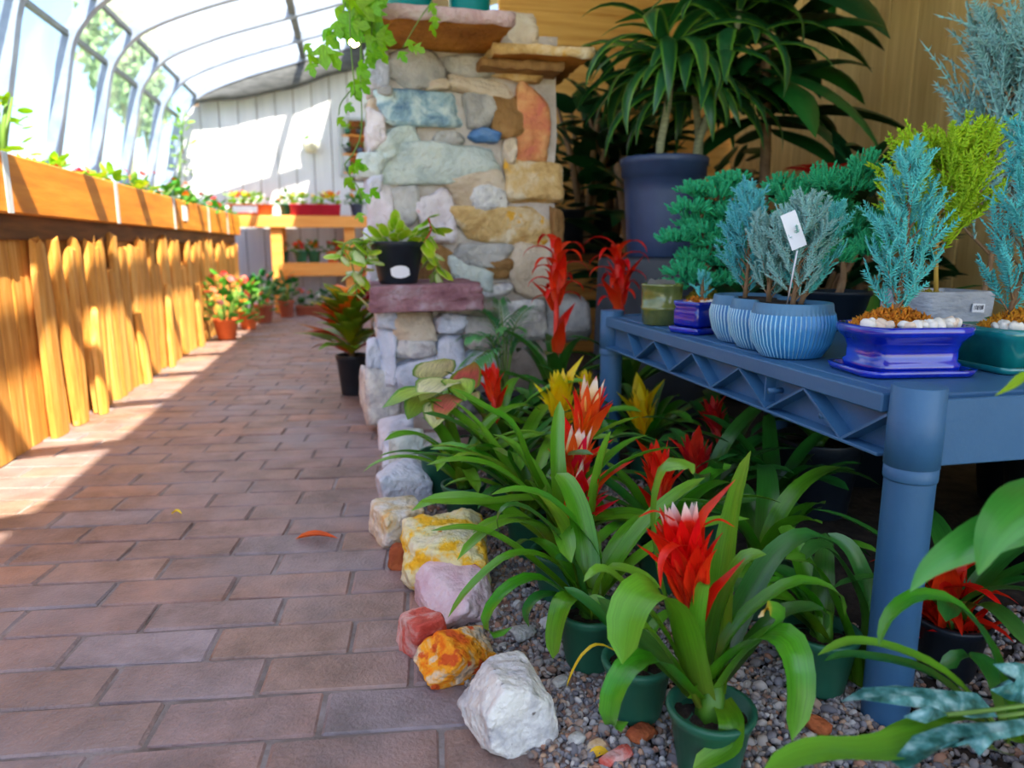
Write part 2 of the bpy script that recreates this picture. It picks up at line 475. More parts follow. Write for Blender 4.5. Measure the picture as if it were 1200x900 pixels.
# ---- back wall of pale vertical boards
M['wallb'] = mat('pale_board', [(0.3, S(192, 198, 212)), (0.7, S(210, 214, 226))], 5, 0.7, 0.05, 60, stretch=(3, 3, 0.3), rnd=0.03)
wb = thing('wall_back', 'pale grey vertical board wall at the end of the path', None, (0, YB, 0), kind='structure')
xb = -1.62
while xb < 2.3:
    wd = 0.15
    x0, x1 = xb, xb + wd
    zt = 2.4 if x0 > 0 else float(np.interp((x0 + x1) / 2, prof[:, 0], prof[:, 1])) - 0.015
    V = []
    segs = [(0.0, zt)]
    if 0.02 < (x0 + x1) / 2 < 0.3: segs = [(0.0, 1.10), (1.62, zt)]       # opening behind the pillar
    for (a, b) in segs:
        q = MB(); q.bbox(((x0 + x1) / 2, YB + 0.012 + rnd.uniform(0, .004), (a + b) / 2), (wd - 0.006, 0.024, b - a), 0.003)
        q.build('wall_board', M['wallb'], wb, smooth=False)
    xb += wd
_bp = [(-1.38, 0.0), (2.3, 0.0), (2.3, 2.4), (0.06, 2.2)] + [(float(a), float(b) - .03) for a, b in prof[::-1] if -1.38 < a < .05]
q = MB(); _n = len(_bp); q.add([(a, YB + .03, b) for a, b in _bp] + [(a, YB + .06, b) for a, b in _bp], [tuple(range(_n)), tuple(range(_n, 2 * _n))[::-1]] + [(i, i + _n, (i + 1) % _n + _n, (i + 1) % _n) for i in range(_n)]); M['wallbk'] = mat('wall_backing', [(0.3, S(95, 82, 70)), (0.7, S(110, 96, 84))], 4, 0.9)
q.build('wall_backing', M['wallbk'], wb, smooth=False)

# rolled grey shade cloth along the top of the back wall
M['shade'] = mat('shade_cloth', [(0.3, S(58, 62, 68)), (0.7, S(90, 94, 100))], 9, 0.9, 0.5, 25, stretch=(1, 1, 4))
ns = 26; V = []; F = []
for i in range(ns):
    t = i / (ns - 1); x = -1.2 + t * 1.6
    zb = float(np.interp(x, [-1.2, -1.09, -.68, -.45, 0, .5], [1.66, 1.68, 1.76, 1.83, 1.965, 2.1])) + 0.008 * math.sin(t * 21) + 0.01 * math.sin(t * 8 + 1)
    zt = float(np.interp(x, prof[:, 0], prof[:, 1])) - 0.045 if x < 0.06 else 2.227 + 0.33 * (x - 0.06) - 0.02
    zt = max(zt, zb + 0.04)
    yf = YB - 0.155
    V += [(x, YB - 0.015, zb + 0.03), (x, yf + 0.03, zb), (x, yf - 0.01 * math.sin(t * 13), zb + 0.03), (x, yf + 0.01, (zb + zt) / 2), (x, yf + 0.02, zt), (x, YB - 0.015, zt)]
F = [(i * 6 + j, i * 6 + (j + 1) % 6, (i + 1) * 6 + (j + 1) % 6, (i + 1) * 6 + j) for i in range(ns - 1) for j in range(6)]
F += [(0, 5, 4, 3, 2, 1), tuple(range(6 * ns - 6, 6 * ns))]
tag(mk('shade_cloth', V, F, M['shade'], loc=(-0.4, YB - 0.1, 1.95)), 'grey rolled shade cloth along the top of the back wall', 'shade cloth')

# ---- tan board walls behind the planting bed
M['tan'] = mat('tan_board', [(0.3, S(196, 160, 96)), (0.7, S(226, 194, 128))], 5, 0.75, 0.15, 30, stretch=(8, 8, 0.5), rnd=0.08)
M['tanh'] = mat('tan_plank', [(0.3, S(206, 150, 74)), (0.7, S(232, 184, 104))], 5, 0.75, 0.15, 30, stretch=(0.5, 8, 8), rnd=0.08)
wr = thing('wall_right', 'tan vertical board wall behind the shelf of conifers', None, (1.95, 1.5, 0), kind='structure')
yb = -0.6
while yb < 3.6:
    q = MB(); q.bbox((1.965 + rnd.uniform(0, .004), yb + 0.07, 1.4), (0.03, 0.1395, 2.8), 0.004)
    q.build('wall_board', M['tan'], wr, smooth=False); yb += 0.14
wp = thing('wall_partition', 'tan horizontal plank wall behind the stone pillar', None, (1.3, 3.62, 0), kind='structure')
zb = 0
while zb < 2.25:
    q = MB(); q.bbox((1.35, 3.625 + rnd.uniform(0, .004), zb + 0.075), (1.24, 0.03, 0.1495), 0.004)
    q.build('wall_plank', M['tanh'], wp, smooth=False); zb += 0.15

# ================================================================== PLANK-FRONTED BENCH (left)
M['plank'] = mat('slab_wood', [(0.28, S(178, 108, 40)), (0.5, S(218, 150, 66)), (0.72, S(236, 180, 104))], 4, 0.75, 0.35, 24, stretch=(9, 9, 0.7), rnd=0.16)
M['beam'] = mat('beam_wood', [(0.3, S(200, 116, 22)), (0.55, S(222, 140, 36)), (0.75, S(234, 160, 60))], 3.5, 0.6, 0.12, 26, stretch=(9, 0.7, 9), rnd=0.07, speck=(S(150, 84, 26), 5, 0.72))
M['darkwood'] = mat('ledger_wood', [(0.3, S(96, 62, 30)), (0.7, S(140, 92, 46))], 5, 0.8, 0.2, 30, stretch=(8, .8, 8))
M['strap'] = mat('strap_metal', [(0.3, S(196, 204, 214)), (0.7, S(226, 232, 240))], 10, 0.35, metal=0.3)
bench = thing('planter_bench', 'long raised planter bench faced with rough orange planks and a beam', 'planter bench', (-1.15, 4.0, 0))
BY = [0.35, 1.2, 2.1, 2.99, 3.9, 4.8, 5.5, 6.1]
for a, b in zip(BY[:-1], BY[1:]):
    q = MB(); q.bbox((-0.855, (a + b) / 2, 0.705), (0.05, b - a - 0.004, 0.148), 0.004)
    q.build('beam', M['beam'], bench, smooth=False)
for y in BY[2:-1]:
    q = MB(); q.bbox((-0.8285, y, 0.705), (0.004, 0.03, 0.15), 0.0015); q.build('metal_strap', M['strap'], bench, smooth=False)
q = MB(); q.bbox((-0.885, 3.2, 0.60), (0.04, 5.7, 0.07), 0.004); q.build('ledger', M['darkwood'], bench, smooth=False)
q = MB(); q.bbox((-1.2, 3.2, 0.655), (0.66, 5.7, 0.03), 0.004); q.build('bench_bed', M['darkwood'], bench, smooth=False)
def slab(y, wd, z0, z1, x, lean=0.0, tilt=0.0, thick=0.022, pointed=0.0, bulge=0.008, seed=0):
    """rough-sawn slab: ragged outline, rounded face"""
    rs = np.random.RandomState(seed); n = 7; V = []
    for i in range(n):
        t = i / (n - 1); z = z0 + (z1 - z0) * t
        ww = wd * (1 + rs.uniform(-.07, .07)) * (1 - pointed * max(0, t - 0.72) / 0.28 * 0.6)
        yc = y + lean * (t - 0.5) * (z1 - z0) + rs.uniform(-.003, .003)
        xx = x + tilt * (1 - t)
        V += [(xx - thick, yc - ww / 2, z), (xx, yc - ww / 2, z), (xx + bulge, yc - ww * .2, z), (xx + bulge * .9, yc + ww * .22, z), (xx, yc + ww / 2, z), (xx - thick, yc + ww / 2, z)]
    V = np.array(V); V[-6:, 2] += rs.uniform(-.02, .02, 6)
    F = [(i * 6 + j, i * 6 + (j + 1) % 6, (i + 1) * 6 + (j + 1) % 6, (i + 1) * 6 + j) for i in range(n - 1) for j in range(6)]
    F += [(0, 5, 4, 3, 2, 1), tuple(range(6 * n - 6, 6 * n))]
    return V, F
rp = random.Random(11)
y = 0.9; k = 0
while y < 6.05:                                             # flat boards behind
    wd = rp.uniform(0.07, 0.1)
    V, F = slab(y, wd, 0.0, 0.6, -0.885, bulge=0.002, seed=k); mk('plank', V, F, M['plank'], bench, smooth=False); k += 1; y += wd + 0.004
y = 2.32
while y < 6.0:                                              # rough slabs leaning in front
    wd = rp.uniform(0.06, 0.115)
    z1 = rp.choice([0.565, 0.575, 0.57, 0.55, 0.46]) + rp.uniform(-.02, .015)
    V, F = slab(y, wd, 0.001, z1, -0.852, rp.uniform(-.08, .14), rp.uniform(0.0, 0.012), 0.016, rp.choice([0, 0, 0, 0.6]), 0.007, k)
    mk('plank', V, F, M['plank'], bench, smooth=False); k += 1; y += wd * rp.uniform(0.9, 1.35)
for (yy, wd, z1, le) in ((2.62, .06, .34, .1), (3.15, .07, .3, -.1), (3.62, .07, .36, .2), (4.3, .08, .33, .1), (4.9, .08, .36, .2), (1.7, .09, .3, .05), (1.5, .1, .42, 0)):
    V, F = slab(yy, wd, 0.001, z1, -0.83, le, 0.01, 0.012, 1.0, 0.008, k)
    mk('plank', V, F, M['plank'], bench, smooth=False); k += 1
# white price card on the beam
M['card'] = mat('white_card', [(0.3, S(225, 228, 238)), (0.7, S(240, 242, 250))], 5, 0.6)
M['ink'] = mat('grey_ink', [(0.3, S(70, 74, 90)), (0.7, S(90, 94, 110))], 5, 0.6)
q = MB(); q.box((-0.8275, 4.13, 0.715), (0.003, 0.11, 0.075))
tag(q.build('price_card', M['card'], smooth=False, loc=(-0.8275, 4.13, 0.715)), 'small white price card tacked to the orange beam', 'card')

# ================================================================== BENCH AT THE FAR END
M['bwood'] = mat('bench_wood', [(0.3, S(222, 140, 60)), (0.7, S(242, 172, 92))], 3, 0.65, 0.1, 20, stretch=(.7, 8, 8), rnd=0.05)
bb = thing('plant_bench', 'orange two-tier timber plant bench against the pale back wall', 'plant bench', (-0.3, 6.45, 0))
yf = 6.22
def bpx(x0, y0, x1, y1, name, dep, m=None):
    a = at_y(x0, y0, yf); b = at_y(x1, y1, yf)
    q = MB(); q.bbox(((a[0] + b[0]) / 2, yf + dep / 2, (a[2] + b[2]) / 2), (abs(b[0] - a[0]), dep, abs(a[2] - b[2])), 0.004)
    return q.build(name, m or M['bwood'], bb, smooth=False)
bpx(268, 252, 440, 267, 'top_rail', 0.04)
zt = at_y(350, 252, yf)[2]; zs = at_y(350, 309, yf)[2]
for k in range(4):
    q = MB(); q.bbox((-0.33, yf + 0.09 + k * 0.1, zt - 0.014), (1.2, 0.092, 0.026), 0.003); q.build('top_slat', M['bwood'], bb, smooth=False)
    q = MB(); q.bbox((-0.13, yf + 0.09 + k * 0.1, zs - 0.014), (0.85, 0.092, 0.026), 0.003); q.build('shelf_slat', M['bwood'], bb, smooth=False)
bpx(328, 308, 440, 323, 'shelf_rail', 0.04)
for xp in (-0.58, -0.0, 0.2):
    q = MB(); q.bbox((xp, yf + 0.022 + 0.04, zt / 2 - 0.02), (0.09, 0.04, zt - 0.045), 0.004); q.build('post', M['bwood'], bb, smooth=False)
    q = MB(); q.bbox((xp, yf + 0.45, zt / 2 - 0.02), (0.09, 0.04, zt - 0.045), 0.004); q.build('post', M['bwood'], bb, smooth=False)
ZBT, ZBS = zt, zs
# ================================================================== STONES
_ico = {}
def ico(sub):
    if sub in _ico: return _ico[sub]
    t = (1 + 5 ** .5) / 2
    V = [(-1, t, 0), (1, t, 0), (-1, -t, 0), (1, -t, 0), (0, -1, t), (0, 1, t), (0, -1, -t), (0, 1, -t), (t, 0, -1), (t, 0, 1), (-t, 0, -1), (-t, 0, 1)]
    F = [(0, 11, 5), (0, 5, 1), (0, 1, 7), (0, 7, 10), (0, 10, 11), (1, 5, 9), (5, 11, 4), (11, 10, 2), (10, 7, 6), (7, 1, 8), (3, 9, 4), (3, 4, 2), (3, 2, 6), (3, 6, 8), (3, 8, 9), (4, 9, 5), (2, 4, 11), (6, 2, 10), (8, 6, 7), (9, 8, 1)]
    V = [np.array(v) / np.linalg.norm(v) for v in V]
    for _ in range(sub):
        c = {}; NF = []
        def mid(a, b):
            k = (min(a, b), max(a, b))
            if k not in c:
                m = V[a] + V[b]; V.append(m / np.linalg.norm(m)); c[k] = len(V) - 1
            return c[k]
        for (a, b, d) in F:
            x, y, z = mid(a, b), mid(b, d), mid(d, a)
            NF += [(a, x, z), (b, y, x), (d, z, y), (x, y, z)]
        F = NF
    _ico[sub] = (np.array(V), F)
    return _ico[sub]
def rockshape(seed, sub=3, planes=9, boxy=0.6, sharp=22.0, rough=0.03, tilt=.22):
    """faceted boulder filling the box [-1,1]^3"""
    rs = np.random.RandomState(seed)
    D, F = ico(sub)
    n = rs.normal(size=(planes, 3)); n /= np.linalg.norm(n, axis=1)[:, None]
    h = rs.uniform(0.72, 1.0, planes)
    ax = np.array([(1, 0, 0), (-1, 0, 0), (0, 1, 0), (0, -1, 0), (0, 0, 1), (0, 0, -1)], float)
    ax += rs.uniform(-tilt, tilt, ax.shape); ax /= np.linalg.norm(ax, axis=1)[:, None]
    n = np.vstack([n, ax]); h = np.concatenate([h, rs.uniform(0.7, 0.85, 6) * (1.05 - 0.35 * boxy) ** 0.5])
    q = np.maximum(D @ n.T, 1e-3) / h
    r = (q ** sharp).sum(1) ** (-1 / sharp)
    V = D * r[:, None]
    ph = rs.uniform(0, 50, 3)
    for k, (fr, am) in enumerate(((1.6, 1.0), (3.6, .55), (8, .34), (19, .2))):
        am *= rough
        V = V + D * np.array([mnoise.noise(Vector(v * fr + ph + k * 9)) for v in V])[:, None] * am * 1.8
    lo, hi = V.min(0), V.max(0)
    return (V - (lo + hi) / 2) / ((hi - lo) / 2), F
def rock(name, c, dims, m, seed=0, rot=(0, 0, 0), parent=None, sub=3, **kw):
    V, F = rockshape(seed, sub, **kw)
    V = (V * np.array(dims) / 2) @ rotm(*rot).T + np.array(c)
    return mk(name, V, F, m, parent, smooth=True, loc=None if parent else c)
def stone(name, stops, scale=9, speck=None, bump=1.0, rough=0.85, bscale=60):
    M[name] = mat('stone_' + name, stops, scale, rough, bump, bscale, spec=0.25, detail=7, speck=speck, distort=0.4)
stone('white', [(0.3, S(150, 150, 158)), (0.46, S(206, 204, 204)), (0.6, S(236, 234, 228))], 22, (S(120, 112, 108), 60, 0.68))
stone('whiteb', [(0.3, S(178, 186, 204)), (0.55, S(216, 220, 234)), (0.8, S(236, 236, 244))], 10)
stone('grey', [(0.3, S(140, 140, 140)), (0.55, S(190, 188, 184)), (0.8, S(214, 210, 204))], 10, (S(116, 100, 80), 18, 0.66))
stone('green', [(0.3, S(168, 184, 184)), (0.5, S(200, 212, 208)), (0.8, S(220, 226, 218))], 14, (S(196, 176, 120), 7, 0.68))
stone('bluegreen', [(0.3, S(84, 118, 150)), (0.46, S(150, 182, 196)), (0.6, S(206, 222, 222)), (.8, S(226, 232, 228))], 16)
stone('tan', [(0.28, S(170, 128, 74)), (0.48, S(214, 180, 122)), (0.62, S(226, 208, 176)), (.8, S(232, 222, 206))], 14, (S(226, 170, 62), 20, 0.62))
stone('beige', [(0.28, S(178, 158, 136)), (0.5, S(214, 196, 172)), (0.75, S(230, 220, 206))], 9, (S(200, 150, 80), 10, 0.68))
stone('pinkw', [(0.3, S(204, 190, 196)), (0.55, S(226, 218, 222)), (0.8, S(238, 232, 232))], 10, (S(208, 90, 70), 9, 0.66))
stone('redor', [(0.3, S(204, 104, 96)), (0.48, S(218, 140, 96)), (0.7, S(230, 176, 120))], 14)
stone('brown', [(0.3, S(120, 86, 50)), (0.6, S(168, 128, 80)), (0.8, S(200, 166, 120))], 10)
stone('blue', [(0.3, S(40, 78, 140)), (0.6, S(86, 130, 184)), (0.8, S(150, 180, 206))], 14, bump=0.3, rough=0.4)
stone('purple', [(0.3, S(112, 72, 82)), (0.5, S(150, 110, 118)), (0.68, S(176, 156, 166)), (0.8, S(120, 66, 84))], 13)
stone('yellow', [(0.28, S(240, 170, 20)), (0.42, S(244, 190, 50)), (0.5, S(230, 216, 160)), (0.7, S(226, 218, 200))], 22, (S(198, 130, 50), 30, 0.66))
stone('yelwhite', [(0.3, S(236, 170, 60)), (0.42, S(222, 200, 160)), (0.6, S(228, 222, 214))], 24, (S(140, 120, 100), 30, 0.68))
stone('orange', [(0.28, S(206, 74, 34)), (0.41, S(236, 116, 20)), (0.5, S(246, 166, 40)), (0.57, S(226, 196, 160)), (0.68, S(158, 152, 150))], 24, (S(210, 86, 34), 40, 0.58))
stone('redpink', [(0.3, S(176, 64, 54)), (0.48, S(206, 96, 84)), (0.6, S(216, 170, 164))], 26)
stone('pink', [(0.3, S(206, 168, 180)), (0.5, S(222, 194, 202)), (0.7, S(236, 224, 226))], 18, (S(210, 130, 106), 14, 0.64))
stone('rust', [(0.3, S(140, 64, 40)), (0.6, S(190, 106, 62)), (0.8, S(206, 160, 130))], 14)
stone('underslab', [(0.3, S(150, 92, 34)), (0.6, S(196, 132, 54)), (0.8, S(214, 160, 84))], 7)
stone('capslab', [(0.3, S(168, 130, 130)), (0.55, S(196, 168, 166)), (0.8, S(214, 206, 206))], 16, (S(190, 90, 80), 20, 0.66))
M['mortar'] = mat('mortar', [(0.3, S(176, 162, 150)), (0.6, S(206, 196, 188)), (0.8, S(222, 216, 212))], 12, 0.95, 0.9, 45)

# ---- kerb rocks: (x0,y0,x1,y1) in the photo, foot pixel row, thickness, material, label
def kerb(x0, y0, x1, y1, m, label, seed, rot=(0, 0, 0), dep=None, foot=None, sub=5, **kw):
    fy = foot if foot is not None else y1 - 0.16 * (y1 - y0)
    g = at_z((x0 + x1) / 2, fy)
    d = pxl(g)[2]
    w_ = (x1 - x0) / FPX * d
    dep = dep or w_ * 0.8
    # height so that the top edge reaches y0 at the rock's back third
    top = at_y((x0 + x1) / 2, y0, g[1] + dep * 0.55)
    h = max(0.03, top[2] + 0.02)
    c = (g[0], g[1] + dep * 0.42, h / 2 - 0.02 + 0.004)
    o = rock('kerb_rock', c, (w_, dep, h), M[m], seed, rot, sub=sub, **kw)
    return tag(o, label, 'rock', 'rocks edging the brick path')
kerb(552, 776, 655, 905, 'white', 'large white angular quartz rock at the end of the path edging', 41, (0, 0, .35), dep=.10, foot=884, boxy=.5, planes=9, sharp=40, rough=.035)
kerb(488, 735, 592, 814, 'orange', 'bright orange and grey pointed rock beside the white rock', 12, (.1, .1, .5), dep=.085, foot=802, boxy=.2, planes=11, sharp=36, rough=.05)
kerb(470, 712, 528, 784, 'redpink', 'small rounded brick-red rock tucked behind the orange rock', 23, (0, 0, .2), dep=.075, foot=772)
kerb(494, 664, 585, 742, 'pink', 'flat pale pink slab leaning between red and yellow rocks', 34, (.25, -.12, .3), dep=.15, foot=738, boxy=.6, planes=8, sharp=34, rough=.03)
kerb(470, 606, 585, 716, 'yellow', 'big rock crusted with bright yellow lichen', 45, (0, 0, -.2), dep=.15, foot=702, planes=12, boxy=.3, rough=.06)
kerb(455, 636, 492, 674, 'rust', 'small rust-brown rock against the yellow rock', 57, dep=.06, foot=668, sub=3)
kerb(439, 588, 502, 652, 'yelwhite', 'cream rock with yellow stains beside a white boulder', 66, (0, 0, .3), dep=.12, foot=640)
kerb(437, 543, 506, 606, 'whiteb', 'white boulder in the path edging with a grey shadowed side', 78, (0, 0, .2), dep=.16, foot=598)
kerb(456, 506, 504, 552, 'green', 'pale grey-green rock on top of the white boulder', 83, dep=.13, foot=556, sub=3)
kerb(444, 484, 486, 520, 'whiteb', 'small white stone at the foot of the low wall', 95, dep=.14, foot=528, sub=3)
kerb(448, 518, 484, 560, 'whiteb', 'bluish white rock wedged under the grey-green rock', 99, dep=.14, foot=552, sub=3)
kerb(496, 505, 535, 545, 'grey', 'grey rock half hidden behind the caladium pot', 98, dep=.14, foot=552, sub=3)

# ---- stone pillar
pillar = thing('stone_pillar', 'dry-laid stone pillar with mortar joints, a purple ledge and a slab cap', 'pillar', (0.36, 2.55, 0))
PY = 2.34
def roughbox(name, lo, hi, m, seed, am=0.012, n=9):
    rs = np.random.RandomState(seed); q = MB(); lo = np.array(lo); hi = np.array(hi)
    g = np.linspace(0, 1, n)
    for ax in range(3):
        for s_ in (0, 1):
            a, b = [(1, 2), (2, 0), (0, 1)][ax]
            V = np.zeros((n * n, 3)); A, B = np.meshgrid(g, g, indexing='ij')
            V[:, a] = A.ravel(); V[:, b] = B.ravel(); V[:, ax] = s_
            F = [(i * n + j, (i + 1) * n + j, (i + 1) * n + j + 1, i * n + j + 1) for i in range(n - 1) for j in range(n - 1)]
            if not s_: F = [f[::-1] for f in F]
            V = lo + V * (hi - lo)
            V += np.array([[mnoise.noise(Vector(v * 9 + 5 * k)) for k in range(3)] for v in V]) * am
            q.add(V, F)
    return q.build(name, m, pillar)
roughbox('mortar_core', (0.105, PY + 0.035, 0.0), (0.665, 2.92, 1.20), M['mortar'], 1)
roughbox('mortar_core', (0.085, 2.155, 0.0), (0.43, PY + 0.05, 0.36), M['mortar'], 2)
def ps(x0, y0, x1, y1, m, rot=0.0, Y=PY, dep=0.15, proud=0.0, seed=None, **kw):
    ps.k += 1
    cx, cy = (x0 + x1) / 2, (y0 + y1) / 2
    c = at_y(cx, cy, Y); d = pxl(c)[2]
    w_ = abs(at_y(x1, cy, Y)[0] - at_y(x0, cy, Y)[0]) * 1.12
    h = abs(at_y(cx, y0, Y)[2] - at_y(cx, y1, Y)[2]) * 1.14
    kw.setdefault('boxy', 0.9); kw.setdefault('planes', 9); kw.setdefault('sharp', 26)
    cc = (c[0], c[1] + dep / 2 - proud - 0.012, c[2])
    kw.setdefault('rough', .045)
    return rock('stone', cc, (w_, dep, h), M[m], seed if seed is not None else 200 + ps.k, (0, rot, 0), pillar, sub=3, **kw)
ps.k = 0
for a in [
    (453, 57, 521, 102, 'grey'), (519, 58, 580, 92, 'grey'), (574, 64, 640, 93, 'tan', .1), (528, 88, 602, 110, 'beige', .12),
    (444, 103, 552, 148, 'bluegreen', .06), (544, 104, 588, 152, 'grey'), (578, 112, 614, 160, 'brown'),
    (603, 100, 646, 186, 'redor', -.05), (430, 128, 452, 178, 'pinkw'), (440, 148, 497, 184, 'green', -.35), (504, 152, 545, 170, 'grey'),
    (551, 150, 586, 168, 'blue', .1), (444, 167, 594, 216, 'green', -.02), (418, 178, 452, 208, 'green'), (428, 205, 450, 232, 'whiteb'),
    (593, 190, 663, 239, 'tan', .1), (523, 203, 597, 240, 'beige', -.25), (432, 214, 462, 268, 'pinkw'), (455, 214, 492, 268, 'grey'),
    (491, 224, 537, 288, 'pinkw', -.1), (552, 216, 602, 246, 'white'), (534, 240, 650, 286, 'tan', .02),
    (533, 285, 602, 313, 'grey', .06), (568, 303, 602, 326, 'brown'), (522, 304, 582, 336, 'green', .35),
    (599, 284, 652, 356, 'beige'), (560, 330, 602, 352, 'white'), (588, 354, 644, 402, 'white'), (636, 346, 696, 402, 'grey'),
    (430, 56, 456, 100, 'whiteb'), (427, 268, 450, 300, 'whiteb'), (455, 266, 496, 300, 'green'), (430, 300, 450, 334, 'whiteb'), (490, 288, 536, 334, 'brown'),
    (442, 100, 462, 112, 'grey'), (500, 92, 530, 106, 'beige'), (590, 160, 606, 192, 'beige'), (646, 240, 662, 282, 'brown')]:
    ps(*a)
LY = 2.1
for a in [(442, 364, 468, 388, 'whiteb'), (458, 367, 512, 399, 'beige', .04), (509, 369, 548, 392, 'whiteb'), (444, 388, 468, 452, 'whiteb'),
          (466, 400, 522, 421, 'white', .03), (514, 394, 552, 442, 'whiteb'), (463, 420, 512, 472, 'whiteb'), (429, 401, 447, 432, 'whiteb'),
          (424, 434, 472, 502, 'white'), (508, 440, 560, 490, 'grey'), (545, 366, 590, 410, 'grey'), (548, 408, 590, 450, 'whiteb')]:
    ps(*a, Y=LY)
# stones of the side that faces the path
rz = random.Random(3)
zz = 0.02
while zz < 1.12:
    hh = rz.uniform(.05, .1); yy = 2.42 if zz > .38 else 2.25
    while yy < 2.92:
        ww = rz.uniform(.08, .18)
        rock('stone', (0.105, yy + ww / 2, zz + hh / 2), (0.075, ww, hh), M[rz.choice(['whiteb', 'grey', 'green', 'beige', 'pinkw'])], int(zz * 999) + int(yy * 77), (0, 0, 0), pillar, sub=2, boxy=.9, planes=5)
        yy += ww * 1.02
    zz += hh * 1.02
# purple ledge slab and cap slabs
a = at_y(440, 334, 2.02); b = at_y(562, 364, 2.02)
rock('ledge_slab', ((a[0] + b[0]) / 2, 2.02 + 0.15, (a[2] + b[2]) / 2), (b[0] - a[0] + .05, 0.30, (a[2] - b[2]) * 1.1), M['purple'], 301, (0, -.02, 0), pillar, sub=4, boxy=1.0, planes=0, sharp=40, rough=.035, tilt=.05)
ZL = a[2] - 0.004
def slabbox(x0, x1, y0, y1, z0, z1, mtop, mbot, seed):
    rs = np.random.RandomState(seed); n = 14; V = []
    ang = np.linspace(0, 2 * PI, 4 * n, endpoint=False); ring = []
    for t in np.linspace(0, 4, 4 * n, endpoint=False):
        s_ = int(t); u = t - s_
        p = [(u, 0), (1, u), (1 - u, 1), (0, 1 - u)][s_]
        ring.append((x0 + p[0] * (x1 - x0), y0 + p[1] * (y1 - y0)))
    ring = np.array(ring); ring += rs.uniform(-.006, .006, ring.shape)
    N = len(ring); q = MB()
    zs = [z0 + 0.0, z0 + .006, z1 - .004, z1]; ins = [.008, 0, 0, .006]
    cx, cy = (x0 + x1) / 2, (y0 + y1) / 2
    for z, i_ in zip(zs, ins):
        V += [(x + (cx - x) * i_ * 4, y + (cy - y) * i_ * 4, z + rs.uniform(-.003, .003)) for x, y in ring]
    F = [(k * N + j, k * N + (j + 1) % N, (k + 1) * N + (j + 1) % N, (k + 1) * N + j) for k in range(3) for j in range(N)]
    q.add(V, F, mi=0)
    q.add([V[j] for j in range(N)], [tuple(range(N))[::-1]], mi=1)
    q.add([V[3 * N + j] for j in range(N)], [tuple(range(N))], mi=0)
    return q.build('cap_slab', mtop, pillar, mats=[mtop, mbot])
slabbox(0.09, 0.46, 2.06, 2.62, 1.135, 1.172, M['capslab'], M['underslab'], 4)
slabbox(0.43, 0.73, 2.2, 2.7, 1.10, 1.13, M['tan'], M['underslab'], 5)
slabbox(0.40, 0.66, 2.26, 2.7, 1.075, 1.10, M['brown'], M['brown'], 6)
rock('stone', (0.53, 2.42, 1.20), (0.15, 0.12, 0.16), M['beige'], 77, (0, 0, 0), pillar, sub=3, boxy=1, planes=3)

# ---- gravel (beyond counting) and a few larger pebbles
rs = np.random.RandomState(9)
M['gravel'] = None
def gravelmat():
    m, nt, b = _new('gravel_stones'); L = nt.links.new
    at = _N(nt, 'ShaderNodeAttribute', attribute_name='tone')
    cr = _ramp(nt, [(0.0, S(98, 96, 102)), (0.2, S(136, 132, 138)), (0.36, S(170, 164, 162)), (0.5, S(120, 110, 108)), (0.6, S(196, 188, 182)), (0.68, S(134, 112, 98)), (0.78, S(168, 124, 104)), (0.86, S(192, 158, 130)), (0.93, S(100, 104, 116)), (1.0, S(206, 200, 196))])
    L(at.outputs['Fac'], cr.inputs[0]); L(cr.outputs[0], b.inputs['Base Color'])
    b.inputs['Roughness'].default_value = 0.7; b.inputs['Specular IOR Level'].default_value = 0.3
    return m
M['gravel'] = gravelmat()
iv, if_ = ico(1)
if_ = np.array(if_); NI = len(iv)
pts = []
def gx0(y): return float(np.interp(y, [0.5, 0.68, 0.9, 1.2, 1.6, 2.2], [0.2, 0.17, 0.10, 0.09, 0.12, 0.16]))
tries = 0
while len(pts) < 22000 and tries < 300000:
    tries += 1
    y = 0.5 + 1.3 * rs.rand() ** 1.6; x = rs.uniform(0.08, 1.25)
    if x < gx0(y): continue
    px, py, d = pxl((x, y, 0))
    if px > 1215 or py > 925: continue
    if x > 0.66 and y > .85: continue
    if x > 0.62 and rs.rand() < 0.6: continue
    pts.append((x, y))
pts = np.array(pts); NP = len(pts)
sz = rs.uniform(0.0022, 0.0046, NP) * (1 + 0.9 * (rs.rand(NP) > 0.93))
AV = np.zeros((NP, NI, 3), np.float32)
for i in range(NP):
    a3 = rs.normal(size=(3, 3)); qq, _ = np.linalg.qr(a3)
    sc = np.array((1.25, 1.0, 0.7)) * rs.uniform(.85, 1.15, 3) * sz[i]
    AV[i] = (iv * (1 + rs.uniform(-.12, .12, (NI, 1))) * sc) @ qq
    AV[i, :, 0] += pts[i, 0]; AV[i, :, 1] += pts[i, 1]; AV[i, :, 2] += -0.003 + rs.uniform(0, 0.008)
AF = (if_[None] + (np.arange(NP) * NI)[:, None, None]).reshape(-1, 3)
me = bpy.data.meshes.new('gravel')
me.vertices.add(NP * NI); me.vertices.foreach_set('co', AV.ravel())
me.loops.add(AF.size); me.loops.foreach_set('vertex_index', AF.ravel().astype(np.int32))
me.polygons.add(len(AF)); me.polygons.foreach_set('loop_start', np.arange(0, AF.size, 3, dtype=np.int32)); me.polygons.foreach_set('loop_total', np.full(len(AF), 3, np.int32))
me.polygons.foreach_set('use_smooth', np.ones(len(AF), bool)); me.update(calc_edges=True)
at_ = me.attributes.new('tone', 'FLOAT', 'POINT'); at_.data.foreach_set('value', np.repeat(rs.rand(NP), NI).astype(np.float32))
me.materials.append(M['gravel'])
go = bpy.data.objects.new('gravel', me); COL.objects.link(go)
tag(go, 'mixed grey and brown pea gravel between the pots', 'gravel', kind='stuff')
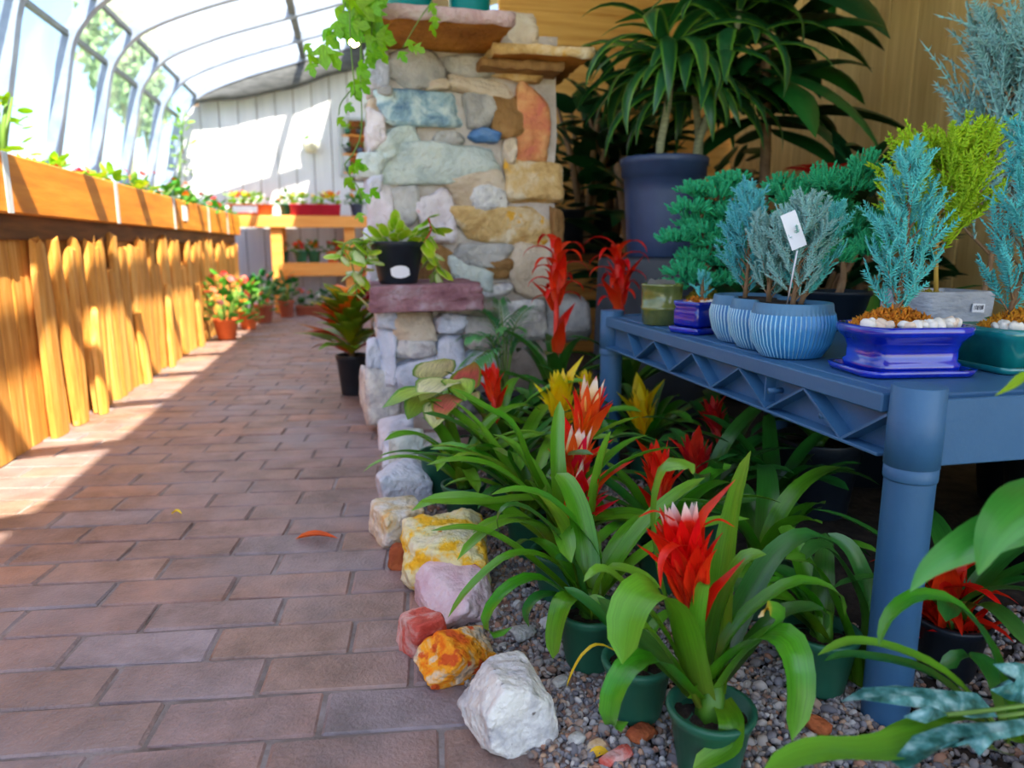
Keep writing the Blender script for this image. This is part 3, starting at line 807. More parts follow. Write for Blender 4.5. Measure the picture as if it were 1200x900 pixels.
for (x, y, w_, h_, m, lb) in ((751, 866, 40, 17, 'rust', 'flat red brick chip lying on the gravel by the pots'), (656, 805, 22, 12, 'grey', 'smooth grey pebble in the gravel beside the white rock'),
                             (722, 893, 46, 14, 'redpink', 'pale pinkish flat stone chip on the gravel'), (700, 880, 22, 12, 'beige', 'beige pebble on the gravel next to the pink chip'),
                             (676, 872, 20, 12, 'grey', 'dark grey pebble in the gravel beside the beige pebble'), (958, 858, 22, 20, 'rust', 'brown pebble beneath the drooping leaf'),
                             (612, 748, 30, 16, 'grey', 'grey stone lump beside the orange rock'), (642, 735, 20, 12, 'white', 'pale pebble near the hanging leaf')):
    g = at_z(x, y); d = pxl(g)[2]; k = d / FPX
    o = rock('pebble', (g[0], g[1], h_ * k * .35 + .003), (w_ * k, h_ * k * 1.5, h_ * k * .8), M[m], int(x), (0, 0, .4), None, sub=2)
    tag(o, lb, 'pebble', 'larger stones in the gravel')
# ================================================================== POTS
def P_ring(h, r0, r1, rim, lip=0.008, wall=0.004, fill=0.82):
    """nursery pot profile: foot up, over the rim, down to the soil"""
    return [(r0 * .96, 0), (r0, .003), (r0 + (r1 - r0) * .84, h - rim), (r1 * 1.0, h - rim + .001), (r1 + lip * .35, h - .003), (r1 + lip * .3, h), (r1 - wall, h), (r1 - wall * 1.6, h - rim), (r1 - wall * 2.2, h * fill)]
def pot_parts(t, c, h, r0, r1, rim, m, soil='soil', n=32, ribs=0, fill=0.84, rings=0):
    q = MB(); pr = P_ring(h, r0, r1, rim, fill=fill)
    q.lathe(c, pr, n); pot_ = q.build('pot', m, t)
    q = MB(); zz = c[2] + h * fill
    rr = r1 - (r1 - r0) * .16 - .003
    rs_ = np.random.RandomState(int(abs(c[0] * 991 + c[1] * 77)) % 9999); nr = 6; na = 18
    V = [(c[0], c[1], zz + .003)]
    for i in range(1, nr + 1):
        for j in range(na):
            a = 2 * PI * j / na; r = rr * i / nr
            V.append((c[0] + r * math.cos(a), c[1] + r * math.sin(a), zz + rs_.uniform(-.0025, .0035) + .003 * (1 - i / nr)))
    F = [(0, 1 + j, 1 + (j + 1) % na) for j in range(na)]
    F += [(1 + (i - 1) * na + j, 1 + i * na + j, 1 + i * na + (j + 1) % na, 1 + (i - 1) * na + (j + 1) % na) for i in range(1, nr) for j in range(na)]
    q.add(V, F); q.build('soil', M[soil], pot_)
M['potgreen'] = mat('green_pot_plastic', [(0.3, S(34, 92, 70)), (0.7, S(44, 108, 84))], 10, 0.42, spec=0.45)
M['potolive'] = mat('old_green_pot_plastic', [(0.3, S(62, 100, 78)), (0.7, S(78, 116, 92))], 10, 0.5, spec=0.4)
M['potblack'] = mat('black_pot_plastic', [(0.3, S(22, 30, 40)), (0.7, S(34, 44, 56))], 10, 0.4, spec=0.5)
M['potdark'] = mat('charcoal_pot_plastic', [(0.3, S(44, 50, 58)), (0.7, S(60, 66, 74))], 10, 0.5, spec=0.45)
M['potblue'] = mat('slate_blue_pot_plastic', [(0.3, S(44, 62, 96)), (0.7, S(56, 76, 112))], 10, 0.42, spec=0.5)
M['potteal'] = mat('teal_glazed_pot', [(0.3, S(10, 120, 126)), (0.7, S(24, 146, 148))], 6, 0.25, spec=0.5)
M['terra'] = mat('terracotta', [(0.3, S(214, 92, 40)), (0.7, S(232, 116, 60))], 10, 0.75)
M['terra2'] = mat('terracotta_brown', [(0.3, S(150, 76, 56)), (0.7, S(176, 96, 72))], 10, 0.75)
M['redplastic'] = mat('crimson_planter', [(0.3, S(168, 22, 52)), (0.7, S(190, 34, 66))], 8, 0.45)

# ================================================================== LEAVES
def crom(P, n=14):
    P = np.asarray(P, float)
    if len(P) == 2: P = np.vstack([P[0], P.mean(0), P[1]])
    m = len(P) - 1
    ts = np.linspace(0, m, n); out = []
    for t in ts:
        i = min(int(t), m - 1); u = t - i
        p1, p2 = P[i], P[i + 1]; p0 = P[i - 1] if i > 0 else 2 * p1 - p2; p3 = P[i + 2] if i + 2 <= m else 2 * p2 - p1
        out.append(0.5 * ((2 * p1) + (-p0 + p2) * u + (2 * p0 - 5 * p1 + 4 * p2 - p3) * u * u + (-p0 + 3 * p1 - 3 * p2 + p3) * u ** 3))
    return np.array(out)
def prof_strap(t):      # bromeliad strap: broad base, even blade, pointed end
    return np.where(t < .75, 0.82 + .18 * np.sin(np.clip(t / .75, 0, 1) * PI * .9 + .2), np.sqrt(np.clip(1 - ((t - .75) / .25) ** 2.2, 0, 1)) * (.82 + .18 * math.sin(PI * .9 + .2)))
def prof_lance(t):
    return np.sin(np.clip(t, 0, 1) ** .8 * PI) ** .8
def prof_bract(t):
    return np.where(t < .35, .55 + .45 * np.sin(t / .35 * PI / 2), np.clip((1 - t) / .65, 0, 1) ** .75)
def prof_oval(t):
    return np.sqrt(np.clip(1 - (2 * t - 1) ** 2, 0, 1))
def ribbon(P, width, side=None, chan=0.18, wprof=prof_strap, twist=0.0, nc=5, thick=0.0, wave=0.0):
    """leaf blade along the centreline P"""
    P = np.asarray(P, float); n = len(P)
    T = np.gradient(P, axis=0); T /= np.linalg.norm(T, axis=1)[:, None] + 1e-12
    if side is None:
        h = P[-1] - P[0]; h[2] = 0
        if np.linalg.norm(h) < 1e-4: h = np.array((1., 0, 0))
        side = np.cross(h, (0, 0, 1.0))
    side = np.asarray(side, float)
    L_ = np.concatenate([[0], np.cumsum(np.linalg.norm(np.diff(P, axis=0), axis=1))]); t = L_ / L_[-1]
    W = np.broadcast_to(width, (n,)) * np.maximum(wprof(t), .02)
    s_ = np.linspace(-1, 1, nc)
    V = np.zeros((n, nc, 3)); UV = np.zeros((n, nc, 2))
    for i in range(n):
        A = side - T[i] * (side @ T[i]); A /= np.linalg.norm(A) + 1e-12
        N = np.cross(A, T[i])
        if twist:
            a = twist * t[i]; A, N = A * math.cos(a) + N * math.sin(a), N * math.cos(a) - A * math.sin(a)
        cc = chan * W[i] * (1 - .3 * t[i])
        V[i] = P[i] + s_[:, None] * A * W[i] / 2 + (np.abs(s_) ** 1.5 * cc + wave * W[i] * np.sin(9 * t[i] + s_ * 3))[:, None] * N
        UV[i, :, 0] = t[i]; UV[i, :, 1] = (s_ + 1) / 2
    F = [(i * nc + j, i * nc + j + 1, (i + 1) * nc + j + 1, (i + 1) * nc + j) for i in range(n - 1) for j in range(nc - 1)]
    return V.reshape(-1, 3), F, UV.reshape(-1, 2)
def leaf(name, P, width, m, parent, n=13, **kw):
    V, F, UV = ribbon(crom(P, n), width, **kw)
    return mk(name, V, F, m, parent, uv=UV)
def arch(c, az, L_, e0, e1, n=8, r0=0.0, droop=1.3, bend=0.0):
    """centreline that leaves at elevation e0 and ends at e1 (radians)"""
    P = [np.array(c, float) + np.array((math.cos(az), math.sin(az), 0)) * r0]
    for i in range(n):
        t = (i + .5) / n; e = e0 + (e1 - e0) * t ** droop; a = az + bend * t
        P.append(P[-1] + L_ / n * np.array((math.cos(a) * math.cos(e), math.sin(a) * math.cos(e), math.sin(e))))
    return np.array(P)
G = S
M['brom'] = leafmat('bromeliad_leaf', [(0, S(100, 140, 30)), (.3, S(66, 134, 20)), (.75, S(78, 150, 30)), (1, S(104, 160, 50))], rough=.28, trans=.2, streak=.22)
M['brom2'] = leafmat('bromeliad_leaf_lime', [(0, S(130, 150, 50)), (.4, S(104, 160, 32)), (1, S(120, 176, 50))], rough=.32, trans=.3, streak=.16)
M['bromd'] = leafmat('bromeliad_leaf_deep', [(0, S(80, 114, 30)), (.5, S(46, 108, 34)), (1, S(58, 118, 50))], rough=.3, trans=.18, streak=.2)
M['bromtip'] = leafmat('bromeliad_leaf_scorched', [(0, S(96, 140, 36)), (.5, S(64, 132, 30)), (.86, S(84, 150, 40)), (.92, S(236, 186, 50)), (1, S(236, 216, 190))], rough=.35, trans=.22, streak=.15)
M['red'] = leafmat('red_bract', [(0, S(232, 70, 24)), (.5, S(238, 40, 14)), (1, S(226, 28, 14))], rough=.4, trans=.3, streak=.14, hue=.004)
M['redw'] = leafmat('red_bract_white_tip', [(0, S(236, 44, 16)), (.66, S(238, 44, 18)), (.82, S(250, 210, 204)), (1, S(252, 244, 240))], rough=.4, trans=.3, streak=.1, hue=.004)
M['redor_b'] = leafmat('orange_red_bract', [(0, S(232, 130, 24)), (.35, S(240, 70, 18)), (1, S(234, 36, 26))], rough=.4, trans=.3, streak=.12)
M['cream'] = leafmat('cream_heart_bract', [(0, S(246, 190, 60)), (.5, S(250, 220, 150)), (.85, S(252, 236, 220)), (1, S(240, 90, 90))], rough=.4, trans=.3, streak=.06)
M['yel'] = leafmat('yellow_bract', [(0, S(246, 180, 10)), (.6, S(252, 214, 10)), (1, S(254, 228, 50))], rough=.4, trans=.3, streak=.1)
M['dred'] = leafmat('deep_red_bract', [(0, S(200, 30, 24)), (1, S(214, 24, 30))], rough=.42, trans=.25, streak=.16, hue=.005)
M['stem_g'] = mat('green_stem', [(0.3, S(90, 130, 50)), (0.7, S(120, 156, 70))], 14, 0.5)
M['stem_r'] = mat('red_stem', [(0.3, S(200, 40, 26)), (0.7, S(226, 60, 36))], 14, 0.5)

def spike(t, base, top, style='red', size=0.05, seed=0, open_=1.0, nb=22, lean=None):
    """flower head: stem from base to top, bracts whorled round the upper part"""
    rs_ = np.random.RandomState(seed)
    base = np.array(base, float); top = np.array(top, float)
    ax = top - base; Ls = np.linalg.norm(ax); ax /= Ls
    q = MB(); q.tube([base, base + ax * Ls * .5, base + ax * (Ls - size * .55)], [.0075, .008, .007], 8)
    stem_ = q.build('flower_stem', M['stem_r'] if style in ('red', 'dred', 'redw', 'tall') else M['stem_g'], t)
    u = np.cross(ax, (0.3, .9, .1)); u /= np.linalg.norm(u); v = np.cross(ax, u)
    mo = {'red': 'red', 'redw': 'red', 'dred': 'dred', 'yellow': 'yel', 'multi': 'redor_b', 'tall': 'red'}[style]
    mi_ = {'red': 'red', 'redw': 'redw', 'dred': 'dred', 'yellow': 'yel', 'multi': 'cream', 'tall': 'red'}[style]
    for i in range(nb):
        f = i / (nb - 1)                                       # 0 outer/low .. 1 inner/top
        a = i * 2.39996 + rs_.uniform(-.25, .25)
        d = u * math.cos(a) + v * math.sin(a)
        st = top - ax * size * (1.5 - .72 * f) + d * .005
        spread = (1.1 - .92 * f) * open_
        l = size * (1.12 - .25 * f) * rs_.uniform(.9, 1.12)
        pts_ = [st]; ang = .35 + .2 * spread
        for k in range(5):
            an = .08 + spread * (.14, .26, .5, .8, 1.1)[k]
            dirv = ax * math.cos(an) + d * math.sin(an)
            pts_.append(pts_[-1] + dirv * l / 5)
        if style == 'tall': pts_ = [p - np.array((0, 0, .35)) * max(0, k - 2) ** 2 * l * .06 * spread for k, p in enumerate(pts_)]
        m_ = M[mi_] if f > {'redw': .72, 'multi': .74}.get(style, .55) else M[mo]
        leaf('bract', pts_, size * (.34 if style != 'tall' else .22), m_, stem_, n=7, side=np.cross(ax, d), chan=.3, wprof=prof_bract, nc=3)
    # sheathing bracts down the stem
    for i in range(4):
        a = i * 2.1 + seed; d = u * math.cos(a) + v * math.sin(a)
        st = base + ax * Ls * (.35 + .14 * i) + d * .005
        pts_ = [st, st + (ax * .9 + d * .35) * size * .5, st + (ax * 1.1 + d * .9) * size * .8]
        leaf('bract', pts_, size * .42, M[mo], stem_, n=6, side=np.cross(ax, d), chan=.3, wprof=prof_bract, nc=3)

M['crown_g'] = mat('rosette_base', [(0.3, S(58, 104, 22)), (0.7, S(80, 128, 34))], 30, 0.45)
def crown(t, c, r=.014, h=.042):
    q = MB(); q.lathe((c[0], c[1], c[2] - .004), [(r * .8, 0), (r, .008), (r * .95, h * .4), (r * .7, h), (r * .3, h * 1.05)], 16, rfun=lambda a, rr, z: 1 + .1 * np.cos(a * 5)); q.build('crown', M['crown_g'], t)
def rosette(t, c, nl, Lr, W, m, seed, az0=0.0, az1=2 * PI, e0=(.75, 1.25), e1=(-.9, .2), r0=.004):
    rs_ = np.random.RandomState(seed); crown(t, c)
    for i in range(nl):
        az = az0 + (az1 - az0) * ((i * .618034 + rs_.uniform(-.04, .04)) % 1.0)
        L_ = rs_.uniform(*Lr); f = i / max(1, nl - 1)
        P = arch((c[0], c[1], c[2] + .004 * f * 4), az, L_, rs_.uniform(*e0) + .15 * f, rs_.uniform(*e1) + .25 * f, 8, r0, 1.35, rs_.uniform(-.35, .35))
        leaf('leaf', P, W * rs_.uniform(.85, 1.15), m if not isinstance(m, (list, tuple)) else m[i % len(m)], t, chan=.2, n=13, twist=rs_.uniform(-.5, .5))
def pleaf(t, path, wpx, m, name='leaf', twist=0.0, chan=.18, wprof=prof_strap, side=None, n=14, face=False):
    """leaf whose centreline passes through photo pixels, each with its own distance from the lens"""
    P = [at_d(x, y, d) for (x, y, d) in path]
    dm = np.mean([p[2] for p in path])
    P = np.array(P)
    if face: side = np.cross(P[-1] - P[0], P.mean(0) - _C)
    if P[:, 2].min() < 0.004: P[:, 2] = np.maximum(P[:, 2], 0.004)
    return leaf(name, P, wpx / FPX * dm, m, t, n=n, twist=twist, chan=chan, wprof=wprof, side=side)
def potted(name, label, cat, c, h, r0, r1, mpot, group=None, rim=.012, fill=.84):
    t = thing(name, label, cat, (c[0], c[1], c[2]), group)
    pot_parts(t, c, h, r0, r1, rim, mpot, fill=fill)
    return t
BG = 'potted bromeliads on the gravel'

# ---- the front bromeliad (measured leaf by leaf)
_a = at_z(833, 836, .072); cA = (_a[0], _a[1], 0.003)
A = potted('potted_bromeliad', 'bromeliad with a scarlet white-centred flower in the foremost green pot', 'bromeliad', cA, .078, .031, .0435, M['potgreen'], BG)
zc = .078 * .84
dA = pxl((cA[0], cA[1], zc))[2]
crown(A, (cA[0], cA[1], zc), .016, .045)
PL = lambda path, w_, m='brom', **kw: pleaf(A, path, w_, M[m], **kw)
PL([(815, 822, dA), (803, 770, dA - .02), (788, 715, dA - .035), (762, 692, dA - .055), (738, 718, dA - .07), (729, 778, dA - .075)], 60, 'brom2', twist=.25)
PL([(818, 822, dA), (795, 800, dA - .02), (768, 774, dA - .04), (740, 780, dA - .06), (720, 812, dA - .07), (716, 848, dA - .072), (736, 846, dA - .07)], 38, 'brom')
PL([(815, 828, dA), (790, 780, dA - .01), (755, 735, dA - .02), (732, 742, dA - .03), (728, 760, dA - .03)], 34, 'brom2')
PL([(845, 822, dA - .005), (858, 850, dA - .035), (852, 876, dA - .04), (812, 900, dA - .045)], 30, 'brom')
PL([(822, 820, dA), (850, 780, dA - .02), (890, 748, dA - .05), (922, 752, dA - .075), (936, 800, dA - .09), (928, 868, dA - .095)], 46, 'brom', twist=-.3)
PL([(828, 815, dA), (838, 760, dA), (850, 705, dA - .01), (872, 658, dA - .02), (898, 650, dA - .03)], 42, 'brom')
PL([(828, 815, dA), (850, 755, dA + .01), (885, 712, dA + .01), (935, 682, dA), (980, 694, dA - .01), (990, 722, dA - .015)], 27, 'brom')
PL([(835, 812, dA), (842, 740, dA + .03), (850, 660, dA + .05), (862, 590, dA + .06), (880, 528, dA + .05)], 36, 'brom', twist=.9)
PL([(822, 818, dA), (790, 745, dA + .01), (768, 660, dA + .02), (762, 590, dA + .01), (776, 545, dA - .01), (808, 545, dA - .03), (812, 556, dA - .04)], 32, 'brom', twist=-.4)
PL([(815, 820, dA), (780, 745, dA), (735, 690, dA - .01), (705, 668, dA - .02), (684, 682, dA - .03)], 30, 'brom2')
PL([(830, 816, dA), (870, 770, dA + .02), (915, 720, dA + .02), (960, 715, dA + .01), (968, 740, dA)], 30, 'bromd')
PL([(830, 812, dA), (870, 720, dA + .05), (905, 655, dA + .07), (945, 628, dA + .07), (985, 640, dA + .06)], 36, 'bromd')
PL([(826, 812, dA), (815, 745, dA - .02), (823, 690, dA - .03), (832, 686, dA - .04)], 22, 'brom')
PL([(838, 815, dA - .01), (872, 768, dA - .03), (905, 742, dA - .045), (918, 722, dA - .05), (900, 712, dA - .06), (888, 724, dA - .065)], 24, 'bromtip')
PL([(820, 820, dA), (800, 800, dA + .03), (740, 740, dA + .07), (700, 700, dA + .09)], 32, 'bromd')
spike(A, at_d(822, 800, dA), at_d(795, 590, dA - .02), 'redw', .074, 3, .72, 28)
for (p, w_) in (([(806, 640, dA - .02), (790, 640, dA - .05), (776, 655, dA - .06), (774, 690, dA - .06)], 15), ([(812, 625, dA - .02), (840, 610, dA - .04), (862, 618, dA - .05)], 13), ([(800, 618, dA - .02), (770, 600, dA - .04), (748, 606, dA - .05)], 12),
                ([(812, 720, dA), (816, 680, dA - .015), (808, 640, dA - .02)], 26)):
    pleaf(A, p, w_, M['red'], 'bract', wprof=prof_bract)

# ---- its neighbours along the gravel
def brom(label, px, py, style, fx, fy, fd, seed, nl=14, Lr=(.17, .26), W=.03, m='brom', size=.045, pot='potgreen', az=(0, 2 * PI), h=.078, op=.9, nb=20, e0=(.75, 1.25), e1=(-.9, .2)):
    g = at_z(px, py); c = (g[0], g[1], .003)
    t = potted('potted_bromeliad', label, 'bromeliad', c, h, .031 * h / .078, .0435 * h / .078, M[pot], BG)
    zz = h * .84
    mm = [M[q] for q in (m if isinstance(m, (list, tuple)) else [m])]
    rosette(t, (c[0], c[1], zz), nl, Lr, W, mm, seed, az[0], az[1], e0, e1)
    if style:
        dd = pxl((c[0], c[1], zz))[2] + fd
        spike(t, (c[0], c[1], zz), at_d(fx, fy, dd), style, size, seed, op, nb)
    return t, c, pxl((c[0], c[1], zz))[2]
tB, cB, dB = brom('leafy green bromeliad without flower, in a green pot whose leaf hangs to the gravel', 690, 778, None, 0, 0, 0, 21, nl=7, m=('brom', 'brom2'), az=(-.6, 2.2))
for (path, w_, m) in (([(700, 735, dB), (665, 700, dB - .02), (630, 678, dB - .04), (595, 690, dB - .06), (571, 722, dB - .07), (577, 742, dB - .07), (600, 735, dB - .065)], 24, 'brom'),
                      ([(700, 738, dB), (668, 705, dB - .02), (635, 698, dB - .05), (618, 715, dB - .06), (620, 735, dB - .06)], 20, 'bromd'),
                      ([(698, 735, dB), (680, 705, dB - .03), (662, 705, dB - .055), (652, 735, dB - .06), (648, 772, dB - .06)], 30, 'brom'),
                      ([(702, 735, dB), (700, 700, dB - .02), (712, 668, dB - .03), (745, 672, dB - .045), (775, 690, dB - .05)], 24, 'brom2'),
                      ([(700, 735, dB), (680, 690, dB - .01), (672, 660, dB - .02), (650, 655, dB - .03)], 34, 'bromd'),
                      ([(700, 735, dB), (660, 670, dB), (625, 650, dB - .02), (590, 655, dB - .04), (550, 690, dB - .06), (525, 724, dB - .07)], 20, 'brom'),
                      ([(704, 735, dB), (670, 650, dB + .01), (630, 605, dB), (600, 592, dB - .02), (584, 606, dB - .03), (586, 628, dB - .03)], 18, 'bromd'),
                      ([(704, 735, dB), (700, 650, dB + .02), (650, 590, dB + .02), (610, 575, dB), (575, 580, dB - .02)], 24, 'brom'),
                      ([(700, 735, dB), (660, 690, dB + .01), (600, 640, dB), (555, 620, dB - .01), (505, 622, dB - .02)], 22, 'brom')):
    pleaf(tB, path, w_, M[m])
tC, cC, dC = brom('small bromeliad in a faded green pot with a yellow drying leaf', 745, 838, None, 0, 0, 0, 31, nl=6, Lr=(.08, .13), W=.02, m=('bromd', 'brom'), pot='potgreen', az=(.4, 2.6), h=.072)
pleaf(tC, [(745, 778, dC), (705, 756, dC - .01), (685, 765, dC - .02), (672, 785, dC - .02), (664, 805, dC - .02)], 6, leafmat('dry_yellow_leaf', [(0, S(220, 190, 40)), (1, S(240, 190, 40))], rough=.5))
tD, cD, dD = brom('bromeliad with three stacked orange-red cream-hearted flowers', 655, 700, 'multi', 694, 548, -.03, 41, nl=11, m=('brom', 'brom2', 'brom'), size=.075, Lr=(.2, .3), nb=22)
for (path, w_, m) in (([(668, 650, dD), (656, 580, dD - .02), (652, 520, dD - .02), (656, 470, dD - .01)], 22, 'brom'), ([(690, 655, dD), (696, 590, dD - .04), (705, 540, dD - .06), (716, 505, dD - .06)], 24, 'brom2'),
                      ([(672, 655, dD), (640, 600, dD - .02), (585, 552, dD - .03), (540, 540, dD - .05), (500, 545, dD - .06)], 26, 'brom'),
                      ([(675, 655, dD), (625, 560, dD), (600, 500, dD), (570, 480, dD), (530, 455, dD - .02)], 28, 'brom'),
                      ([(675, 655, dD), (640, 590, dD + .02), (570, 590, dD), (530, 590, dD - .02), (490, 588, dD - .03)], 24, 'brom2')):
    pleaf(tD, path, w_, M[m])
spike(tD, (cD[0] + .02, cD[1] + .05, .075), at_d(696, 445, dD + .08), 'multi', .072, 42, .75, 20)
spike(tD, (cD[0] + .01, cD[1] + .03, .075), at_d(680, 502, dD + .03), 'multi', .072, 43, .8, 20)
brom('bromeliad with a bright red star flower under the shelf rim', 775, 690, 'red', 770, 520, .0, 51, size=.06, m=('bromd', 'brom'), nb=20)
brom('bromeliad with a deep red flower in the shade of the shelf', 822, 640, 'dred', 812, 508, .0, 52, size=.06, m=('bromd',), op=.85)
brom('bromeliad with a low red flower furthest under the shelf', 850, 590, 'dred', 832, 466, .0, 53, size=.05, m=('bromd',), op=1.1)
brom('bromeliad with a yellow flower beside the far shelf leg', 660, 570, 'yellow', 655, 436, -.02, 54, size=.09, m=('brom', 'bromd'), op=.7)
brom('bromeliad with a yellow flower behind the far shelf leg', 755, 560, 'yellow', 750, 455, .0, 55, size=.085, m=('bromd', 'brom'), op=.6)
brom('bromeliad with a small pale yellow flower head by the tall red ones', 690, 545, 'yellow', 686, 434, .0, 56, size=.04, m=('bromd',), op=.7, nl=10)
brom('bromeliad with a red flower next to the palm fronds', 585, 560, 'red', 575, 425, .0, 57, size=.062, m=('brom', 'bromd'), op=.75, nb=16, Lr=(.2, .3))
brom('flowerless bromeliad with arching leaves over the yellow rock', 620, 650, None, 0, 0, 0, 58, nl=18, m=('brom', 'brom2', 'bromd'), Lr=(.18, .28), W=.028)
brom('flowerless bromeliad between the caladium and the yellow flower', 600, 610, None, 0, 0, 0, 59, nl=16, m=('brom', 'bromd'), Lr=(.18, .27), W=.028)
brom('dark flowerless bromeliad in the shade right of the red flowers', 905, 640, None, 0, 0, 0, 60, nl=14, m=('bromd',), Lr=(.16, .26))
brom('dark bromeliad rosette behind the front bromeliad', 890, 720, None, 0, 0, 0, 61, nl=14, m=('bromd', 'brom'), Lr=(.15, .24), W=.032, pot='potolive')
for (px, py, fx, fy, sd, lb) in ((650, 520, 653, 298, 71, 'tall scarlet bromeliad with drooping bracts beside the stone pillar'), (735, 510, 724, 300, 72, 'tall scarlet bromeliad with drooping bracts by the shelf corner')):
    g = at_z(px, py); c = (g[0], g[1], .003)
    t = potted('potted_bromeliad', lb, 'bromeliad', c, .13, .05, .068, M['potdark'], BG)
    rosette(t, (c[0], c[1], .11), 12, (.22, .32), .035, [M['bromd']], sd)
    dd = pxl((c[0], c[1], .11))[2]
    spike(t, (c[0], c[1], .11), at_d(fx, fy, dd), 'tall', .10, sd, .9, 12)
    q_ = at_d(fx, fy, dd)
    for k in range(17):
        a = k * 2.4 + sd; l = .125 - .002 * k
        P = arch(q_ - np.array((0, 0, -.01 + .010 * k)), a, l * 1.1, 1.15, -1.3, 7)
        leaf('bract', P, .03, M['red'], t, n=9, wprof=prof_bract, nc=3)
brom('lime flowerless bromeliad arching over the path edging near the caladium', 544, 611, None, 0, 0, 0, 64, nl=16, m=('brom2', 'brom'), Lr=(.2, .3), W=.028)
# right-hand bromeliads round the near shelf leg
tR, cR, dR = brom('bromeliad with a red flower behind the near shelf leg', 1108, 790, 'red', 1102, 672, .0, 81, size=.085, m=('bromd', 'bromd'), op=1.2, nl=12, Lr=(.14, .22), pot='potblack')
_q = at_d(1104, 688, dR)
for k in range(12):
    leaf('bract', arch(_q - np.array((0, 0, .006 * k)), k * 2.4, .10, .95, -.7, 6), .024, M['red'], tR, n=8, wprof=prof_bract, nc=3)
tE, cE, dE = brom('bromeliad in a green pot hard against the near shelf leg', 958, 806, None, 0, 0, 0, 82, nl=9, m=('brom', 'bromd'), Lr=(.12, .2), az=(1.0, 3.4))
for (path, w_, m) in (([(1000, 800, dE), (1010, 720, dE), (985, 660, dE), (960, 640, dE), (938, 660, dE - .02)], 34, 'bromd'), ([(1000, 800, dE), (990, 740, dE - .01), (955, 665, dE - .02), (920, 655, dE - .03)], 36, 'brom'),
                      ([(1000, 800, dE), (1020, 720, dE + .03), (1000, 650, dE + .03), (970, 625, dE + .03)], 26, 'bromd')):
    pleaf(tE, path, w_, M[m])
# ================================================================== RESIN SHELF
M['resin'] = mat('slate_resin', [(0.3, S(50, 94, 134)), (0.7, S(60, 106, 148))], 6, 0.45, 0.05, 200, spec=0.45)
shelf = thing('plastic_shelf', 'slate-blue plastic shelf unit with zigzag-braced rim and round legs', 'shelf', (0.8, 1.15, 0))
SX0, SX1, SY0, SY1, SZ = 0.592, 1.07, 0.66, 1.62, 0.388
q = MB(); q.bbox(((SX0 + SX1) / 2, (SY0 + SY1) / 2, SZ - 0.006), (SX1 - SX0 - .02, SY1 - SY0 - .02, 0.012), 0.002); q.build('shelf_deck', M['resin'], shelf, smooth=False)
for k in range(9):
    yy = SY0 + .1 + k * (SY1 - SY0 - .2) / 8
    q = MB(); q.box(((SX0 + SX1) / 2, yy, SZ - 0.024), (SX1 - SX0 - .06, .004, .026)); q.build('deck_rib', M['resin'], shelf, smooth=False)
def rim_side(x, sgn):
    yl = SY1 - SY0
    q = MB(); q.box((x + sgn * .006, (SY0 + SY1) / 2, SZ - .036), (.004, yl - .04, .070)); q.build('rim_web', M['resin'], shelf, smooth=False)
    q = MB(); q.bbox((x - sgn * .006, (SY0 + SY1) / 2, SZ - .011), (.026, yl - .05, .022), .002); q.build('rim_flange', M['resin'], shelf, smooth=False)
    q = MB(); q.bbox((x - sgn * .006, (SY0 + SY1) / 2, SZ - .0705), (.026, yl - .05, .004), .001); q.build('rim_lip', M['resin'], shelf, smooth=False)
rim_side(SX0, 1); rim_side(SX1, -1)
ys_b = [at_x(a, b, SX0 - .012)[1] for a, b in ((990, 506), (901, 477), (836, 457), (787, 439), (747, 424))]
ys_t = [at_x(a, b, SX0 - .012)[1] for a, b in ((1046, 474), (947, 446), (870, 427), (814, 414), (769, 401), (738, 392))]
seq = []
for i in range(6):
    seq.append((ys_t[i], 1))
    if i < 5: seq.append((ys_b[i], 0))
for (ya, a), (yb_, b) in zip(seq[:-1], seq[1:]):
    za = SZ - .022 if a else SZ - .069; zb_ = SZ - .022 if b else SZ - .069
    L_ = math.hypot(yb_ - ya, zb_ - za); ang = math.atan2(zb_ - za, yb_ - ya)
    q = MB(); q.box((SX0 - .007, (ya + yb_) / 2, (za + zb_) / 2), (.022, L_, .0032), R=rotm(ang, 0, 0)); q.build('brace', M['resin'], shelf, smooth=False)
for (a, b) in ((905, 458), (966, 487)):
    p = at_x(a, b, SX0 - .012); q = MB(); q.tube([p + np.array((-.006, 0, 0)), p + np.array((.016, 0, 0))], [.0042, .0042], 12); q.build('peg_socket', M['resin'], shelf)
q = MB(); q.box((SX0 - .004, at_x(905, 458, SX0)[1], SZ - .045), (.016, .003, .048)); q.build('brace', M['resin'], shelf, smooth=False)
for yy, sg in ((SY0, -1), (SY1, 1)):
    q = MB(); q.bbox(((SX0 + SX1) / 2, yy + sg * .018, SZ - .036), (SX1 - SX0, .006, .074), .002); q.build('end_panel', M['resin'], shelf, smooth=False)
for x in (SX0 + .006, SX1 - .006):
    for y in (SY0 - .0, SY1):
        q = MB(); q.lathe((x, y, 0), [(.0255, 0), (.026, .002), (.0262, SZ - .088), (.0262, SZ - .085)], 36); lg = q.build('leg', M['resin'], shelf)
        q = MB(); q.lathe((x, y, 0), [(.0272, SZ - .092), (.0278, SZ - .09), (.0278, SZ - .077), (.027, SZ - .0765), (.0284, SZ - .076), (.0284, SZ - .019), (.0278, SZ - .018), (.0276, SZ + .012), (.0268, SZ + .013), (.025, SZ + .013)], 36)
        q.build('sleeve', M['resin'], lg)

